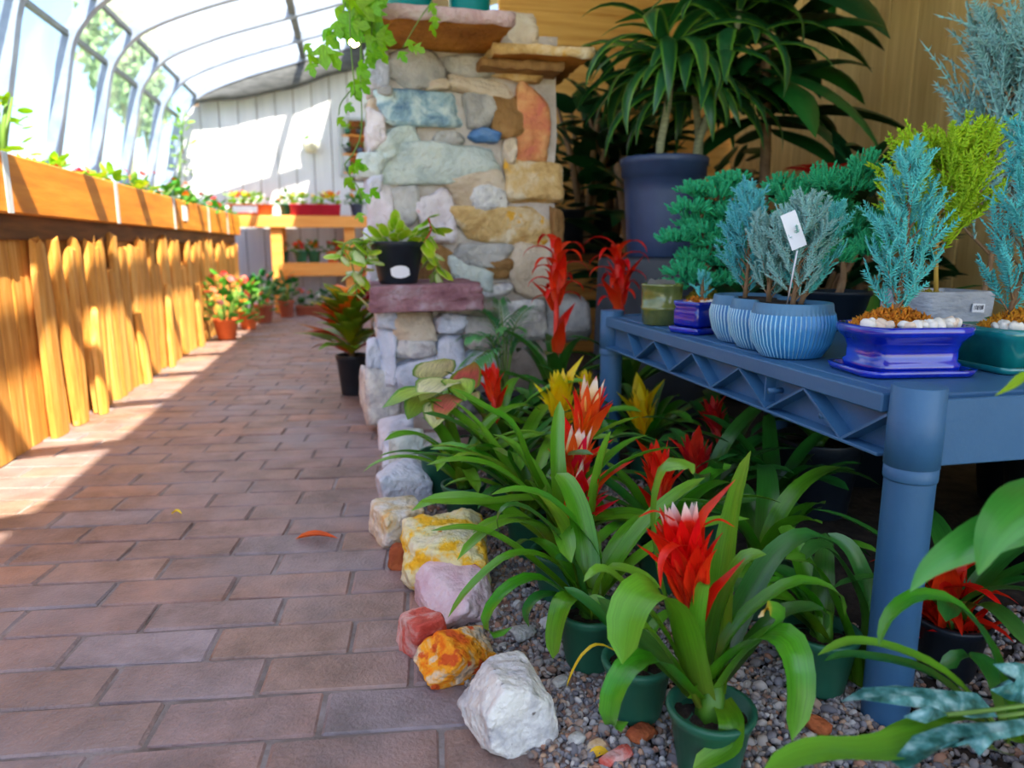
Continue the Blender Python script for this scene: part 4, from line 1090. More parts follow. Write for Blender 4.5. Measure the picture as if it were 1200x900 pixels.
# ================================================================== CONIFERS
def cones(segs, rad):
    """thin three-sided cones: segs (n,2,3)"""
    segs = np.asarray(segs, float); n = len(segs)
    A, B = segs[:, 0], segs[:, 1]; T = B - A; T /= np.linalg.norm(T, axis=1)[:, None] + 1e-12
    ref = np.where(np.abs(T[:, 2:3]) < .9, np.array([[0, 0, 1.]]), np.array([[1., 0, 0]]))
    U_ = np.cross(T, ref); U_ /= np.linalg.norm(U_, axis=1)[:, None]; W_ = np.cross(T, U_)
    r = np.broadcast_to(rad, (n,))[:, None]
    V = np.zeros((n, 4, 3))
    for k in range(3):
        a = k * 2 * PI / 3; V[:, k] = A + r * (math.cos(a) * U_ + math.sin(a) * W_)
    V[:, 3] = B
    I = np.arange(n)[:, None] * 4
    F = np.vstack([I + [0, 1, 3], I + [1, 2, 3], I + [2, 0, 3]])
    uv = np.zeros((n, 4, 2)); uv[:, 3, 0] = 1
    return V.reshape(-1, 3), F, uv.reshape(-1, 2)
def foliage_mesh(name, segs, rad, m, t):
    V, F, uv = cones(segs, rad)
    return mk(name, V, F.tolist(), m, t, uv=uv, smooth=True)
def rv(rs_): v = rs_.normal(size=3); return v / np.linalg.norm(v)
def spray(segs, p, d, L_, rs_, n=9, needle=.008, spread=.75, planar=None):
    """feathery twig: a curved axis with short scale-leaf shoots on both sides"""
    d = d / np.linalg.norm(d); side = planar if planar is not None else rv(rs_)
    side = side - d * (side @ d); side /= np.linalg.norm(side) + 1e-9
    cur = np.array(p, float); st = L_ / n
    for i in range(n):
        f = i / n; d2 = d + rs_.normal(size=3) * .07; d2 /= np.linalg.norm(d2)
        nx = cur + d2 * st; segs.append((cur, nx + d2 * st * .4))
        for s_ in (-1, 1):
            o = d2 * .75 + side * s_ * spread + rs_.normal(size=3) * .18
            o /= np.linalg.norm(o)
            l = needle * (1.25 - .75 * f) * rs_.uniform(.7, 1.2)
            segs.append((cur, cur + o * l))
        cur = nx; d = d2
    return cur
def conifer(t, base, H_, R_, seed, mleaf, mstem, nbr=30, twigs=8, style='plume', needle=.008, top_dir=(0, 0, 1), fol_rad=.0015, trunk_r=.004, bare=.02):
    rs_ = np.random.RandomState(seed); base = np.array(base, float); td = np.array(top_dir, float); td /= np.linalg.norm(td)
    segs = []
    bend = rv(rs_) * .05 * H_
    axis = lambda f: base + td * H_ * f + bend * math.sin(f * PI)
    q = MB(); q.tube([axis(f) for f in np.linspace(0, .9, 6)], np.linspace(trunk_r, trunk_r * .25, 6), 6)
    for i in range(nbr):
        f = bare + (1 - bare) * (i + rs_.rand()) / nbr; az = i * 2.4 + rs_.uniform(-.4, .4)
        h = np.array((math.cos(az), math.sin(az), 0))
        if style == 'plume': up = 1.15; rl = R_ * (1.0 - .72 * f) * (.55 + min(1, f * 3) * .45)
        elif style == 'thuja': up = .75; rl = R_ * math.sqrt(max(.05, 1 - abs(2 * f - .95) ** 2.2))
        else: up = .5; rl = R_ * rs_.uniform(.5, 1.0) * math.sqrt(max(.05, 1 - (2 * f - 1) ** 2))
        d = h + np.array((0, 0, up * rs_.uniform(.7, 1.3))); d /= np.linalg.norm(d)
        p = axis(min(f, .97)); L_ = rl * 1.25
        pm = p + d * L_ * .5 + np.array((0, 0, .05 * L_)); pe = p + d * L_ + np.array((0, 0, .22 * L_))
        q.tube([p, pm, pe], [trunk_r * .4, trunk_r * .28, trunk_r * .12], 4, cap=False)
        for k in range(twigs):
            g = .25 + .75 * (k + rs_.rand() * .8) / twigs
            pp = p + (pm - p) * min(1, g * 2) + (pe - pm) * max(0, g * 2 - 1)
            o = (pe - p) / np.linalg.norm(pe - p) * .8 + rv(rs_) * .55 + np.array((0, 0, .45)); o /= np.linalg.norm(o)
            spray(segs, pp, o, L_ * rs_.uniform(.35, .6) + needle, rs_, 8, needle)
        spray(segs, pm, pe - pm, np.linalg.norm(pe - pm) * 1.25, rs_, 9, needle)
    spray(segs, axis(.9), td, H_ * .14, rs_, 9, needle)
    q.build('trunk', mstem, t)
    return foliage_mesh('foliage', segs, fol_rad, mleaf, t)
M['blueneedle'] = leafmat('blue_conifer', [(0, S(84, 206, 210)), (.6, S(112, 228, 226)), (1, S(176, 242, 234))], rough=.6, trans=.3, streak=.1)
M['greyneedle'] = leafmat('silver_conifer', [(0, S(140, 206, 204)), (.6, S(174, 226, 220)), (1, S(214, 240, 232))], rough=.6, trans=.3, streak=.1)
M['greenneedle'] = leafmat('green_juniper', [(0, S(34, 180, 116)), (.6, S(50, 208, 130)), (1, S(116, 228, 140))], rough=.6, trans=.3, streak=.12)
M['goldneedle'] = leafmat('golden_thuja', [(0, S(164, 216, 20)), (.6, S(196, 232, 24)), (1, S(230, 244, 70))], rough=.6, trans=.3, streak=.12)
M['bark'] = mat('twig_bark', [(0.3, S(120, 92, 66)), (0.7, S(156, 124, 92))], 30, 0.8)
M['barkg'] = mat('yellow_bark', [(0.3, S(170, 150, 60)), (0.7, S(196, 150, 70))], 30, 0.8)

# ---- pots on the shelf
ZS = SZ + .0005
def glaze(name, stops, scale=10, rough=.12, **kw): M[name] = mat(name, stops, scale, rough, spec=.6, coat=.6, **kw)
glaze('cobalt', [(0.3, S(3, 22, 132)), (0.6, S(5, 38, 184)), (0.8, S(14, 70, 210))], 18)
glaze('tealglaze', [(0.3, S(10, 96, 104)), (0.6, S(22, 128, 130)), (0.8, S(40, 120, 110))], 14)
glaze('oliveglaze', [(0.3, S(74, 92, 44)), (0.6, S(110, 120, 60)), (0.8, S(140, 130, 70))], 20, .25)
M['ribblue'] = mat('ribbed_blue_glaze', [(0.3, S(40, 116, 180)), (0.6, S(62, 146, 204)), (0.8, S(104, 186, 226))], 26, .35, spec=.5, coat=.3, stretch=(1, 1, .4))
M['ribline'] = mat('rib_pale_glaze', [(0.3, S(150, 206, 228)), (0.7, S(186, 226, 240))], 40, .4)
M['ribrim'] = mat('rib_rim_glaze', [(0.3, S(66, 112, 146)), (0.7, S(82, 128, 162))], 20, .4)
M['cement'] = mat('grey_cement', [(0.3, S(150, 156, 168)), (0.6, S(176, 182, 194)), (0.8, S(194, 198, 208))], 18, .9, .6, 60, stretch=(1, 1, 3))
M['moss'] = leafmat('rust_moss', [(0, S(200, 106, 14)), (.6, S(230, 140, 16)), (1, S(240, 172, 40))], rough=.8, trans=.1, streak=.2)
M['mossy'] = leafmat('olive_moss', [(0, S(130, 120, 20)), (.6, S(170, 160, 30)), (1, S(200, 180, 50))], rough=.8, trans=.1, streak=.2)
def rrect(w_, d_, r, n=6):
    P = []
    for (sx, sy, a0) in ((1, 1, 0), (-1, 1, PI / 2), (-1, -1, PI), (1, -1, 1.5 * PI)):
        for k in range(n + 1):
            a = a0 + k / n * PI / 2; P.append((sx * (w_ / 2 - r) + r * math.cos(a), sy * (d_ / 2 - r) + r * math.sin(a)))
    return np.array(P)
def rrpot(c, w_, d_, prof_, m, t, r=.02, rz=0.0, name='pot'):
    """prof_: (offset outward, z); box-like pot of rounded plan"""
    q = MB(); V = []; R_ = rotm(0, 0, rz)
    for (o, z) in prof_:
        p = rrect(w_ + 2 * o, d_ + 2 * o, max(.003, r + o)); V += [(x, y, z) for x, y in p]
    V = np.array(V) @ R_.T + np.array(c); N = len(rrect(w_, d_, r)); m_ = len(prof_)
    F = [(i * N + j, i * N + (j + 1) % N, (i + 1) * N + (j + 1) % N, (i + 1) * N + j) for i in range(m_ - 1) for j in range(N)]
    F += [tuple(range(N))[::-1], tuple(range((m_ - 1) * N, m_ * N))]
    q.add(V, F); return q.build(name, m, t)
def mossclump(t, c, rx, ry, h, m, seed, n=420, name='moss'):
    rs_ = np.random.RandomState(seed); segs = []
    for i in range(n):
        a = rs_.uniform(0, 2 * PI); r = math.sqrt(rs_.rand()); p = np.array(c) + np.array((rx * r * math.cos(a), ry * r * math.sin(a), h * (1 - r * r) * rs_.uniform(.3, 1)))
        segs.append((p, p + (rv(rs_) + np.array((0, 0, .6))) * .005))
    return foliage_mesh(name, segs, .002, m, t)
pebV, pebF = rockshape(5, 1, planes=5, boxy=.2)
pebsrc = mk('pebble_source', pebV, pebF, M['white'], local=True); pebme = pebsrc.data; bpy.data.objects.remove(pebsrc)
M['pebw'] = mat('pale_pebble', [(.3, S(206, 200, 194)), (.7, S(236, 232, 226))], 60, .7)
M['pebp'] = mat('pinkish_pebble', [(.3, S(206, 184, 164)), (.7, S(226, 204, 186))], 60, .7)
def pebbles(t, c, rx, ry, n, seed, s0=.006):
    rs_ = np.random.RandomState(seed)
    for i in range(n):
        a = rs_.uniform(PI, 2 * PI); r = rs_.uniform(.7, 1)
        inst(pebme, 'pebble', (c[0] + rx * r * math.cos(a), c[1] + ry * r * math.sin(a), c[2]), t, tuple(rs_.uniform(0, 3, 3)), tuple(np.array((1.2, 1, .7)) * s0 * rs_.uniform(.7, 1.2)), M[['pebw', 'pebp', 'pebw'][i % 3]])
# cobalt bonsai pot
c = np.array(at_z(1052, 452, ZS)); c = np.array((0.695, 0.805, ZS))
BZ = thing('bonsai_planter', 'large cobalt blue glazed bonsai pot with saucer holding a blue cypress', 'planter', c)
rrpot(c + np.array((0, 0, 0)), .148, .105, [(-.006, 0), (.0, .001), (.004, .009), (-.004, .009), (-.006, .004)], M['cobalt'], BZ, .02, -.12, 'saucer')
rrpot(c + np.array((0, 0, .005)), .118, .082, [(0, 0), (.003, .002), (.004, .01), (.0, .013), (.0, .028), (.004, .038), (.013, .046), (.015, .049), (.015, .056), (.013, .058), (.006, .058), (.005, .05)], M['cobalt'], BZ, .018, -.12)
rrpot(c + np.array((0, 0, .04)), .122, .086, [(0, 0), (0, .013)], M['soil'], BZ, .018, -.12, 'soil')
mossclump(BZ, c + np.array((-.005, .012, .058)), .062, .034, .026, M['moss'], 3, 1500)
pebbles(BZ, c + np.array((.0, -.010, .064)), .066, .034, 30, 4, .007)
conifer(BZ, c + np.array((-.008, .012, .055)), .21, .062, 11, M['blueneedle'], M['bark'], 30, 7, 'plume', .0095)
# teal pot
c = np.array((0.885, 0.80, ZS))
TP = thing('bonsai_planter', 'teal green glazed rectangular pot with a blue cypress', 'planter', c)
rrpot(c, .16, .11, [(-.006, 0), (0, .001), (.004, .009), (-.004, .009), (-.006, .004)], M['tealglaze'], TP, .012, -.05, 'saucer')
rrpot(c + np.array((0, 0, .005)), .13, .09, [(0, 0), (.004, .002), (.008, .035), (.014, .04), (.014, .05), (.012, .052), (.006, .052), (.005, .044)], M['tealglaze'], TP, .012, -.05)
rrpot(c + np.array((0, 0, .04)), .13, .09, [(0, 0), (0, .008)], M['soil'], TP, .012, -.05, 'soil')
mossclump(TP, c + np.array((.0, .008, .052)), .064, .036, .026, M['moss'], 5, 1500)
pebbles(TP, c + np.array((-.005, -.008, .058)), .066, .036, 28, 6, .007)
conifer(TP, c + np.array((-.02, .015, .05)), .25, .07, 12, M['blueneedle'], M['bark'], 32, 7, 'plume', .0095)
q = MB(); q.box(c + np.array((-.005, -.01, .215)), (.012, .001, .05), R=rotm(0, .05, .1)); q.build('plant_tag', M['card'], TP, smooth=False)
# ribbed three-lobed pot
c = np.array((0.648, 1.045, ZS))
RB = thing('lobed_planter', 'pale blue ribbed pot of three joined lobes planted with blue junipers', 'planter', c)
lob = [np.array((-.012, -.085)), np.array((.0, .0)), np.array((.012, .085))]
nA = 440; aa = np.linspace(0, 2 * PI, 4001)[:-1]
def lobr(rad):
    u = np.column_stack([np.cos(aa), np.sin(aa)]); best = np.zeros(nA)
    for l in lob:
        b = u @ l; disc = rad ** 2 - (l @ l - b ** 2); ok = disc > 0
        best = np.maximum(best, np.where(ok, b + np.sqrt(np.maximum(disc, 0)), 0))
    return best
_rr = (lambda u: [np.maximum.reduce([np.where(.061 ** 2 - (l @ l - (u @ l) ** 2) > 0, (u @ l) + np.sqrt(np.maximum(.061 ** 2 - (l @ l - (u @ l) ** 2), 0)), 0) for l in lob])][0])(np.column_stack([np.cos(aa), np.sin(aa)]))
_xy = np.column_stack([_rr * np.cos(aa), _rr * np.sin(aa)]); _cl = np.concatenate([[0], np.cumsum(np.linalg.norm(np.diff(_xy, axis=0), axis=1))])
aa = np.interp(np.linspace(0, _cl[-1], nA, endpoint=False), _cl, aa); ribk = np.arange(nA) * 2 * PI / 4
lv = [(.040, 0), (.044, .002), (.055, .02), (.0605, .042), (.061, .052), (.0585, .063), (.0585, .064), (.057, .068), (.0555, .078), (.0545, .080), (.0505, .080), (.050, .074)]
V = []; _b0 = lobr(.061); _base = np.column_stack([_b0 * np.cos(aa), _b0 * np.sin(aa)])
for k, (r, z) in enumerate(lv):
    _pts = np.array([(lambda l, b: l + (b - l) / .061 * r)(lob[int(np.argmin([abs(np.linalg.norm(b - l) - .061) for l in lob]))], b) for b in _base])
    if 1 <= k <= 6: _pts = _pts * (1 + .012 * np.cos(ribk) * np.ones(nA))[:, None] 
    V.append(np.column_stack([_pts, np.full(nA, z)]))
V = np.vstack(V) + c; mI = []
F = []
for i in range(len(lv) - 1):
    for j in range(nA):
        F.append((i * nA + j, i * nA + (j + 1) % nA, (i + 1) * nA + (j + 1) % nA, (i + 1) * nA + j))
        mI.append(2 if i >= 6 else (1 if (j % 4 == 0) else 0))
F += [tuple(range(nA))[::-1], tuple(range((len(lv) - 1) * nA, len(lv) * nA))]; mI += [0, 3]
mk('pot', V, F, M['ribblue'], RB, mats=[M['ribblue'], M['ribline'], M['ribrim'], M['soil']], mi=mI)
conifer(RB, c + np.array((-.01, -.08, .073)), .135, .062, 21, M['greyneedle'], M['bark'], 26, 7, 'plume', .0095, top_dir=(.1, 0, 1))
conifer(RB, c + np.array((.02, -.055, .073)), .135, .06, 26, M['blueneedle'], M['bark'], 24, 7, 'plume', .0095, top_dir=(.35, .1, 1))
conifer(RB, c + np.array((0, .0, .073)), .115, .055, 22, M['greyneedle'], M['bark'], 24, 7, 'plume', .0095, top_dir=(-.1, 0, 1))
conifer(RB, c + np.array((.01, .09, .073)), .17, .06, 23, M['blueneedle'], M['bark'], 30, 7, 'plume', .0105, top_dir=(.02, .1, 1))
p0 = at_d(930, 270, pxl(c + np.array((0, -.03, .12)))[2] - .10); q = MB(); q.box(p0, (.022, .001, .052), R=rotm(0, -.4, -.2)); tg_ = q.build('plant_tag', M['card'], RB, smooth=False)
q = MB(); q.tube([p0 + np.array((.008, 0, -.028)), (p0[0] + .03, p0[1] + .05, c[2] + .07)], .0012, 5); q.build('tag_stake', M['card'], tg_)
# small cobalt square pot
c = np.array((0.638, 1.262, ZS))
SQ = thing('bonsai_planter', 'small square cobalt blue pot on a saucer with pebbles and moss', 'planter', c)
rrpot(c, .082, .076, [(-.004, 0), (0, .001), (.004, .012), (-.003, .012), (-.004, .004)], M['cobalt'], SQ, .01, .3, 'saucer')
rrpot(c + np.array((0, 0, .012)), .066, .062, [(0, 0), (.004, .006), (.004, .03), (.001, .036), (.005, .042), (.005, .048), (.0, .048), (-.001, .042)], M['cobalt'], SQ, .008, .3)
rrpot(c + np.array((0, 0, .04)), .064, .06, [(0, 0), (0, .014)], M['soil'], SQ, .008, .3, 'soil')
mossclump(SQ, c + np.array((0, .005, .053)), .028, .026, .014, M['moss'], 8, 260)
pebbles(SQ, c + np.array((.004, 0, .056)), .026, .022, 8, 9, .006)
conifer(SQ, c + np.array((.012, .012, .054)), .05, .025, 31, M['blueneedle'], M['bark'], 8, 3, 'plume', .006)
# olive jar with grey stones
c = np.array((0.63, 1.415, ZS))
OJ = thing('glazed_jar', 'olive glazed jar with vertical ribs and a pale band, filled with grey stones', 'jar', c)
q = MB(); q.lathe(c, [(.036, 0), (.039, .002), (.041, .03), (.0425, .031), (.0425, .038), (.041, .039), (.0415, .078), (.043, .08), (.043, .085), (.038, .085), (.037, .07)], 48, rfun=lambda a, r, z: 1 + (.018 * np.cos(a * 24) if z > .039 and z < .08 else 0 * a)); q.build('jar_body', M['oliveglaze'], OJ)
rs2 = np.random.RandomState(4)
for k in range(12):
    a = k * 2.4; r = .026 * math.sqrt(k / 12)
    inst(pebme, 'pebble', (c[0] + r * math.cos(a), c[1] + r * math.sin(a), c[2] + .082), OJ, tuple(rs2.uniform(0, 3, 3)), (.012, .01, .008), M['grey'])
# green juniper bonsai in a dark bowl behind
c = np.array((0.765, 1.46, ZS))
GJ = thing('juniper_bonsai', 'bright green juniper bonsai in a low dark bowl on the shelf', 'bonsai', c)
q = MB(); q.lathe(c, [(.04, 0), (.05, .002), (.072, .045), (.074, .05), (.07, .05), (.066, .042)], 32); q.build('pot', M['potdark'], GJ)
q = MB(); q.lathe(c, [(.066, .04), (.05, .046), (.001, .05)], 24); q.build('soil', M['soil'], GJ)
mossclump(GJ, c + np.array((-.03, -.03, .047)), .045, .03, .03, M['mossy'], 12, 420)
tr_ = [c + np.array(p) for p in ((0, 0, .045), (-.025, -.01, .1), (-.01, 0, .16), (-.03, .01, .22), (-.01, 0, .26))]
q = MB(); q.tube(crom(tr_, 16), np.linspace(.012, .005, 16), 8); q.build('trunk', M['bark'], GJ)
segs = []; rs3 = np.random.RandomState(33)
for (dx, dy, dz, r) in ((-.07, -.02, .10, .05), (-.085, 0, .17, .045), (-.03, 0, .13, .05), (.03, -.02, .12, .06), (.05, 0, .19, .06), (-.06, 0, .23, .05), (.0, 0, .26, .06), (.05, .02, .27, .05), (-.02, .03, .2, .06), (-.1, -.01, .07, .035), (.09, 0, .15, .05), (.02, -.03, .22, .05), (-.04, -.03, .08, .05), (.02, -.03, .08, .05), (.06, 0, .23, .055), (-.03, -.02, .18, .055), (.0, -.02, .16, .05), (.03, 0, .29, .045), (-.05, 0, .27, .04)):
    p = c + np.array((dx, dy, dz))
    for k in range(95):
        d = rv(rs3); d[2] = abs(d[2]) * .8; pp = p + d * r * np.array((1, 1, .6)) * rs3.uniform(.4, .9)
        spray(segs, pp, d + np.array((0, 0, .5)), r * .38, rs3, 5, .0085)
foliage_mesh('foliage', segs, .0022, M['greenneedle'], GJ)
# second green juniper, behind the ribbed pot
c = np.array((0.93, 1.26, ZS))
G2 = thing('juniper_bonsai', 'spreading dark green juniper in a black pot behind the ribbed blue planter', 'bonsai', c)
pot_parts(G2, c, .075, .045, .062, .01, M['potblack'])
q = MB(); q.tube(crom([c + np.array(p) for p in ((0, 0, .06), (.01, 0, .1), (0, 0, .17))], 8), np.linspace(.008, .004, 8), 8); q.build('trunk', M['bark'], G2)
segs = []
for k in range(26):
    a = k * 2.4; r0 = .125 * math.sqrt((k + .5) / 26); p = c + np.array((r0 * math.cos(a), r0 * math.sin(a), .12 + .14 * ((k * 7) % 5) / 5 + .05 * (1 - (r0 / .125) ** 2) + rs3.uniform(-.015, .02)))
    for j in range(70):
        d = rv(rs3); d[2] = abs(d[2]); pp = p + d * .035 * rs3.uniform(.3, 1)
        spray(segs, pp, d + np.array((0, 0, .6)), .022, rs3, 5, .0085)
foliage_mesh('foliage', segs, .0022, M['greenneedle'], G2)
# cement trough with golden thuja
c = np.array((0.965, 1.05, ZS))
TG = thing('cement_trough', 'rough grey cement trough with a price sticker holding a golden thuja', 'planter', c)
rrpot(c, .13, .10, [(0, 0), (.002, .002), (.006, .085), (.004, .088), (-.004, .088), (-.006, .08)], M['cement'], TG, .008, .05)
rrpot(c + np.array((0, 0, .07)), .12, .09, [(0, 0), (0, .008)], M['soil'], TG, .006, .05, 'soil')
p = c + np.array((.03, -.0575, .062)); q = MB(); q.box(p, (.024, .002, .014), R=rotm(0, .06, .05)); st_ = q.build('price_sticker', M['card'], TG, smooth=False)
q = MB()
for k in range(6): q.box(p + np.array((-.009 + k * .0032, -.0013, .0005 + .0006 * (k % 2))), (.0012 + .0006 * (k % 3), .0006, .007), R=rotm(0, .06, .05))
q.build('printed_bars', M['ink'], st_, smooth=False)
mossclump(TG, c + np.array((-.03, -.01, .078)), .03, .025, .012, M['mossy'], 15, 200)
conifer(TG, c + np.array((.0, .0, .075)), .235, .075, 41, M['goldneedle'], M['barkg'], 46, 9, 'thuja', .012, bare=.25, fol_rad=.0024)
# big silver cypress behind the shelf
c = np.array((1.42, 1.22, .003))
SV = thing('potted_cypress', 'tall silvery blue cypress in a black pot behind the shelf', 'conifer', c)
pot_parts(SV, c, .3, .1, .14, .03, M['potblack'])
conifer(SV, c + np.array((0, 0, .25)), .75, .32, 51, M['greyneedle'], M['bark'], 64, 9, 'plume', .022, fol_rad=.0024, trunk_r=.012, bare=.2)
conifer(SV, c + np.array((-.12, .1, .25)), .7, .2, 52, M['greyneedle'], M['bark'], 26, 7, 'plume', .022, fol_rad=.0026, trunk_r=.008, bare=.35)
# ================================================================== LEAFY PLANTS (shared leaf meshes, every leaf its own object)
def leafsrc(L_, W_, wprof=prof_lance, chan=.15, droop=.6, m=None, n=7, nc=3, wave=0.0):
    P = arch((0, 0, 0), 0, L_, .25, .25 - droop, 6)
    V, F, UV = ribbon(crom(P, n), W_, side=(0, 1, 0), chan=chan, wprof=wprof, nc=nc, wave=wave)
    o = mk('leaf_source', V, F, m, uv=UV, local=True); me = o.data; bpy.data.objects.remove(o); return me
def blade(src, name, p, az, el, s, t, roll=0.0, m=None):
    return inst(src, name, p, t, (roll, -el, az), (s, s, s), m)
def bush(t, c, R, n, src, seed, name='leaf', s=(.8, 1.2), el=(-.3, .9), stems=True, mst=None, low=0.0, front=False, mats=None):
    """dome of leaves on short stems round c (rx,ry,rz)"""
    rs_ = np.random.RandomState(seed); c = np.array(c, float)
    for i in range(n):
        a = rs_.uniform(0, 2 * PI) if not front else rs_.uniform(PI, 2 * PI)
        u = rs_.uniform(low, 1); r = math.sqrt(max(0, 1 - u * u)) * rs_.uniform(.35, 1) ** .5
        p = c + np.array((R[0] * r * math.cos(a), R[1] * r * math.sin(a), R[2] * u * rs_.uniform(.6, 1)))
        blade(src, name, p, a + rs_.uniform(-.7, .7), rs_.uniform(*el) * (.4 + u), rs_.uniform(*s), t, rs_.uniform(-.5, .5), M[mats[i % len(mats)]] if mats else None)
    if stems:
        q = MB()
        for k in range(7):
            a = k * 2.4; e = c + np.array((R[0] * .6 * math.cos(a), R[1] * .6 * math.sin(a), R[2] * .7)); b = c + np.array((0, 0, -R[2] * .25))
            q.tube([b, (b + e) / 2 + np.array((0, 0, R[2] * .12)), e], [R[2] * .03, R[2] * .025, R[2] * .012], 5)
        q.build('stems', M[mst or 'stem_g'], t)
def blossom_mesh(r, np_=5, m=None, cup=.25):
    V = [(0, 0, 0)]; F = []; UV = [(0, .5)]
    for k in range(np_):
        a0 = 2 * PI * k / np_; b = len(V)
        for (da, rr) in ((-.5, .55), (-.3, .95), (0, 1.05), (.3, .95), (.5, .55)):
            a = a0 + da * 2 * PI / np_ * 1.05; V.append((r * rr * math.cos(a), r * rr * math.sin(a), r * cup * rr + .06 * r * (k % 2))); UV.append((rr, .5))
        F += [(0, b + i, b + i + 1) for i in range(4)]
    o = mk('blossom_source', V, F, m, uv=UV, local=True); me = o.data; bpy.data.objects.remove(o); return me
def flatcol(name, c1, c2, rough=.5, trans=.25): return leafmat(name, [(0, c1), (1, c2)], rough=rough, trans=trans, streak=.15)
M['lf_green'] = flatcol('leaf_fresh', S(50, 120, 30), S(80, 160, 40))
M['lf_lime'] = flatcol('leaf_lime', S(120, 180, 24), S(170, 214, 40))
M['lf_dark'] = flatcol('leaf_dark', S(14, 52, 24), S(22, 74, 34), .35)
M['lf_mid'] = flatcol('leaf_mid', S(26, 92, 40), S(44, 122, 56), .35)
M['pet_red'] = flatcol('petal_red', S(226, 30, 40), S(240, 50, 50))
M['pet_or'] = flatcol('petal_orange', S(240, 110, 20), S(250, 140, 40))
M['pet_pink'] = flatcol('petal_pink', S(250, 120, 150), S(250, 170, 186))
M['pet_cor'] = flatcol('petal_coral', S(246, 80, 70), S(250, 110, 100))
M['pet_yel'] = flatcol('petal_yellow', S(246, 200, 20), S(250, 220, 60))
M['pet_wh'] = flatcol('petal_white', S(232, 232, 240), S(246, 246, 250))
M['pet_lil'] = flatcol('petal_lilac', S(170, 150, 214), S(200, 186, 230))
LS = leafsrc(.05, .032, prof_oval, .12, .5, M['lf_green'])
LSL = leafsrc(.05, .03, prof_oval, .12, .5, M['lf_lime'])
LSD = leafsrc(.05, .03, prof_oval, .12, .5, M['lf_mid'])
BL_ = {k: blossom_mesh(.017, 5, M[v]) for k, v in dict(red='pet_red', orange='pet_or', pink='pet_pink', coral='pet_cor', yellow='pet_yel', white='pet_wh', lilac='pet_lil').items()}
def blooms(t, c, R, n, cols, seed, s=(.8, 1.3), low=.35):
    rs_ = np.random.RandomState(seed)
    for i in range(n):
        a = rs_.uniform(0, 2 * PI); u = rs_.uniform(low, 1); r = math.sqrt(max(0, 1 - u * u))
        p = np.array(c) + np.array((R[0] * r * math.cos(a), R[1] * r * math.sin(a), R[2] * u * 1.04))
        k = rs_.uniform(*s)
        inst(BL_[cols[i % len(cols)]], 'blossom', p, t, (rs_.uniform(.2, 1.1), rs_.uniform(-.5, .5), rs_.uniform(0, 6)), (k, k, k))
def flowerpot(name, label, cat, c, h, r1, R, cols, seed, mpot='terra', nl=46, nb=12, src=None, group=None, bs=(.8, 1.3), ls=(.8, 1.2)):
    t = thing(name, label, cat, c, group)
    pot_parts(t, c, h, r1 * .72, r1, h * .18, M[mpot], n=24, fill=.88)
    cc = (c[0], c[1], c[2] + h * .9)
    bush(t, cc, R, nl, src or LS, seed, s=ls); blooms(t, cc, R, nb, cols, seed + 1, bs)
    return t
# ---- far left: potted flowers standing along the plank front
FG = 'flower pots on the floor by the plank front'
g = at_z(262, 398)
flowerpot('potted_begonia', 'orange terracotta pot of coral and pink begonias in the sun by the planks', 'flower pot', (g[0] + .02, g[1], .003), .12, .07, (.17, .15, .27), ['coral', 'pink', 'coral', 'orange'], 100, 'terra', 90, 24, group=FG, bs=(1, 1.5), ls=(1, 1.5))
g = at_z(285, 388)
flowerpot('potted_begonia', 'second orange pot of red begonias just behind the coral ones', 'flower pot', (g[0] + .02, g[1] + .12, .003), .12, .065, (.15, .14, .22), ['red', 'coral'], 103, 'terra', 60, 12, group=FG, bs=(1, 1.4), ls=(1, 1.4))
g = at_z(310, 378)
flowerpot('potted_shrub', 'green leafy pot plant behind the begonias', 'pot plant', (g[0] + .0, g[1], .003), .13, .07, (.16, .15, .24), ['red'], 106, 'terra2', 80, 2, src=LSD, group=FG, ls=(1.1, 1.6))
g = at_z(337, 371)
flowerpot('potted_shrub', 'small leafy plant in a brown terracotta pot with a white sticker', 'pot plant', (g[0], g[1] - .05, .003), .13, .062, (.10, .10, .24), ['red'], 109, 'terra2', 60, 3, src=LSD, group=FG, ls=(.9, 1.4))
# ---- trays and boxes at the back bench
def trough(name, label, c, w_, d_, h_, m, cols, seed, nl=60, nb=10, src=None, Rz=.07, sticker=False, bs=(1, 1.5)):
    t = thing(name, label, 'planter box', c, 'flower boxes on the far bench')
    rrpot(np.array(c), w_ - .02, d_ - .02, [(0, 0), (.003, .002), (.01, h_ - .012), (.014, h_ - .01), (.014, h_), (.006, h_), (.004, h_ - .02)], M[m], t, .008, 0, 'box')
    rrpot(np.array(c) + np.array((0, 0, h_ - .025)), w_ - .016, d_ - .016, [(0, 0), (0, .006)], M['soil'], t, .008, 0, 'soil')
    rs_ = np.random.RandomState(seed)
    for i in range(nl):
        p = (c[0] + rs_.uniform(-.5, .5) * w_, c[1] + rs_.uniform(-.5, .5) * d_, c[2] + h_ + rs_.uniform(-.01, Rz))
        blade(src or LS, 'leaf', p, rs_.uniform(0, 6.3), rs_.uniform(-.2, 1), rs_.uniform(.8, 1.3), t, rs_.uniform(-.5, .5))
    for i in range(nb):
        p = (c[0] + rs_.uniform(-.48, .48) * w_, c[1] + rs_.uniform(-.6, .3) * d_, c[2] + h_ + Rz * rs_.uniform(.7, 1.3)); k = rs_.uniform(*bs)
        inst(BL_[cols[i % len(cols)]], 'blossom', p, t, (rs_.uniform(.4, 1.2), 0, rs_.uniform(0, 6)), (k, k, k))
    if sticker:
        q = MB(); q.box((c[0] - .03, c[1] - d_ / 2 - .004, c[2] + h_ * .5), (w_ * .55, .002, h_ * .6)); q.build('paper_label', M['card'], t, smooth=False)
    return t
def bx_(px, z, Y): return at_y(px, 300, Y)[0]
yb_ = 6.38
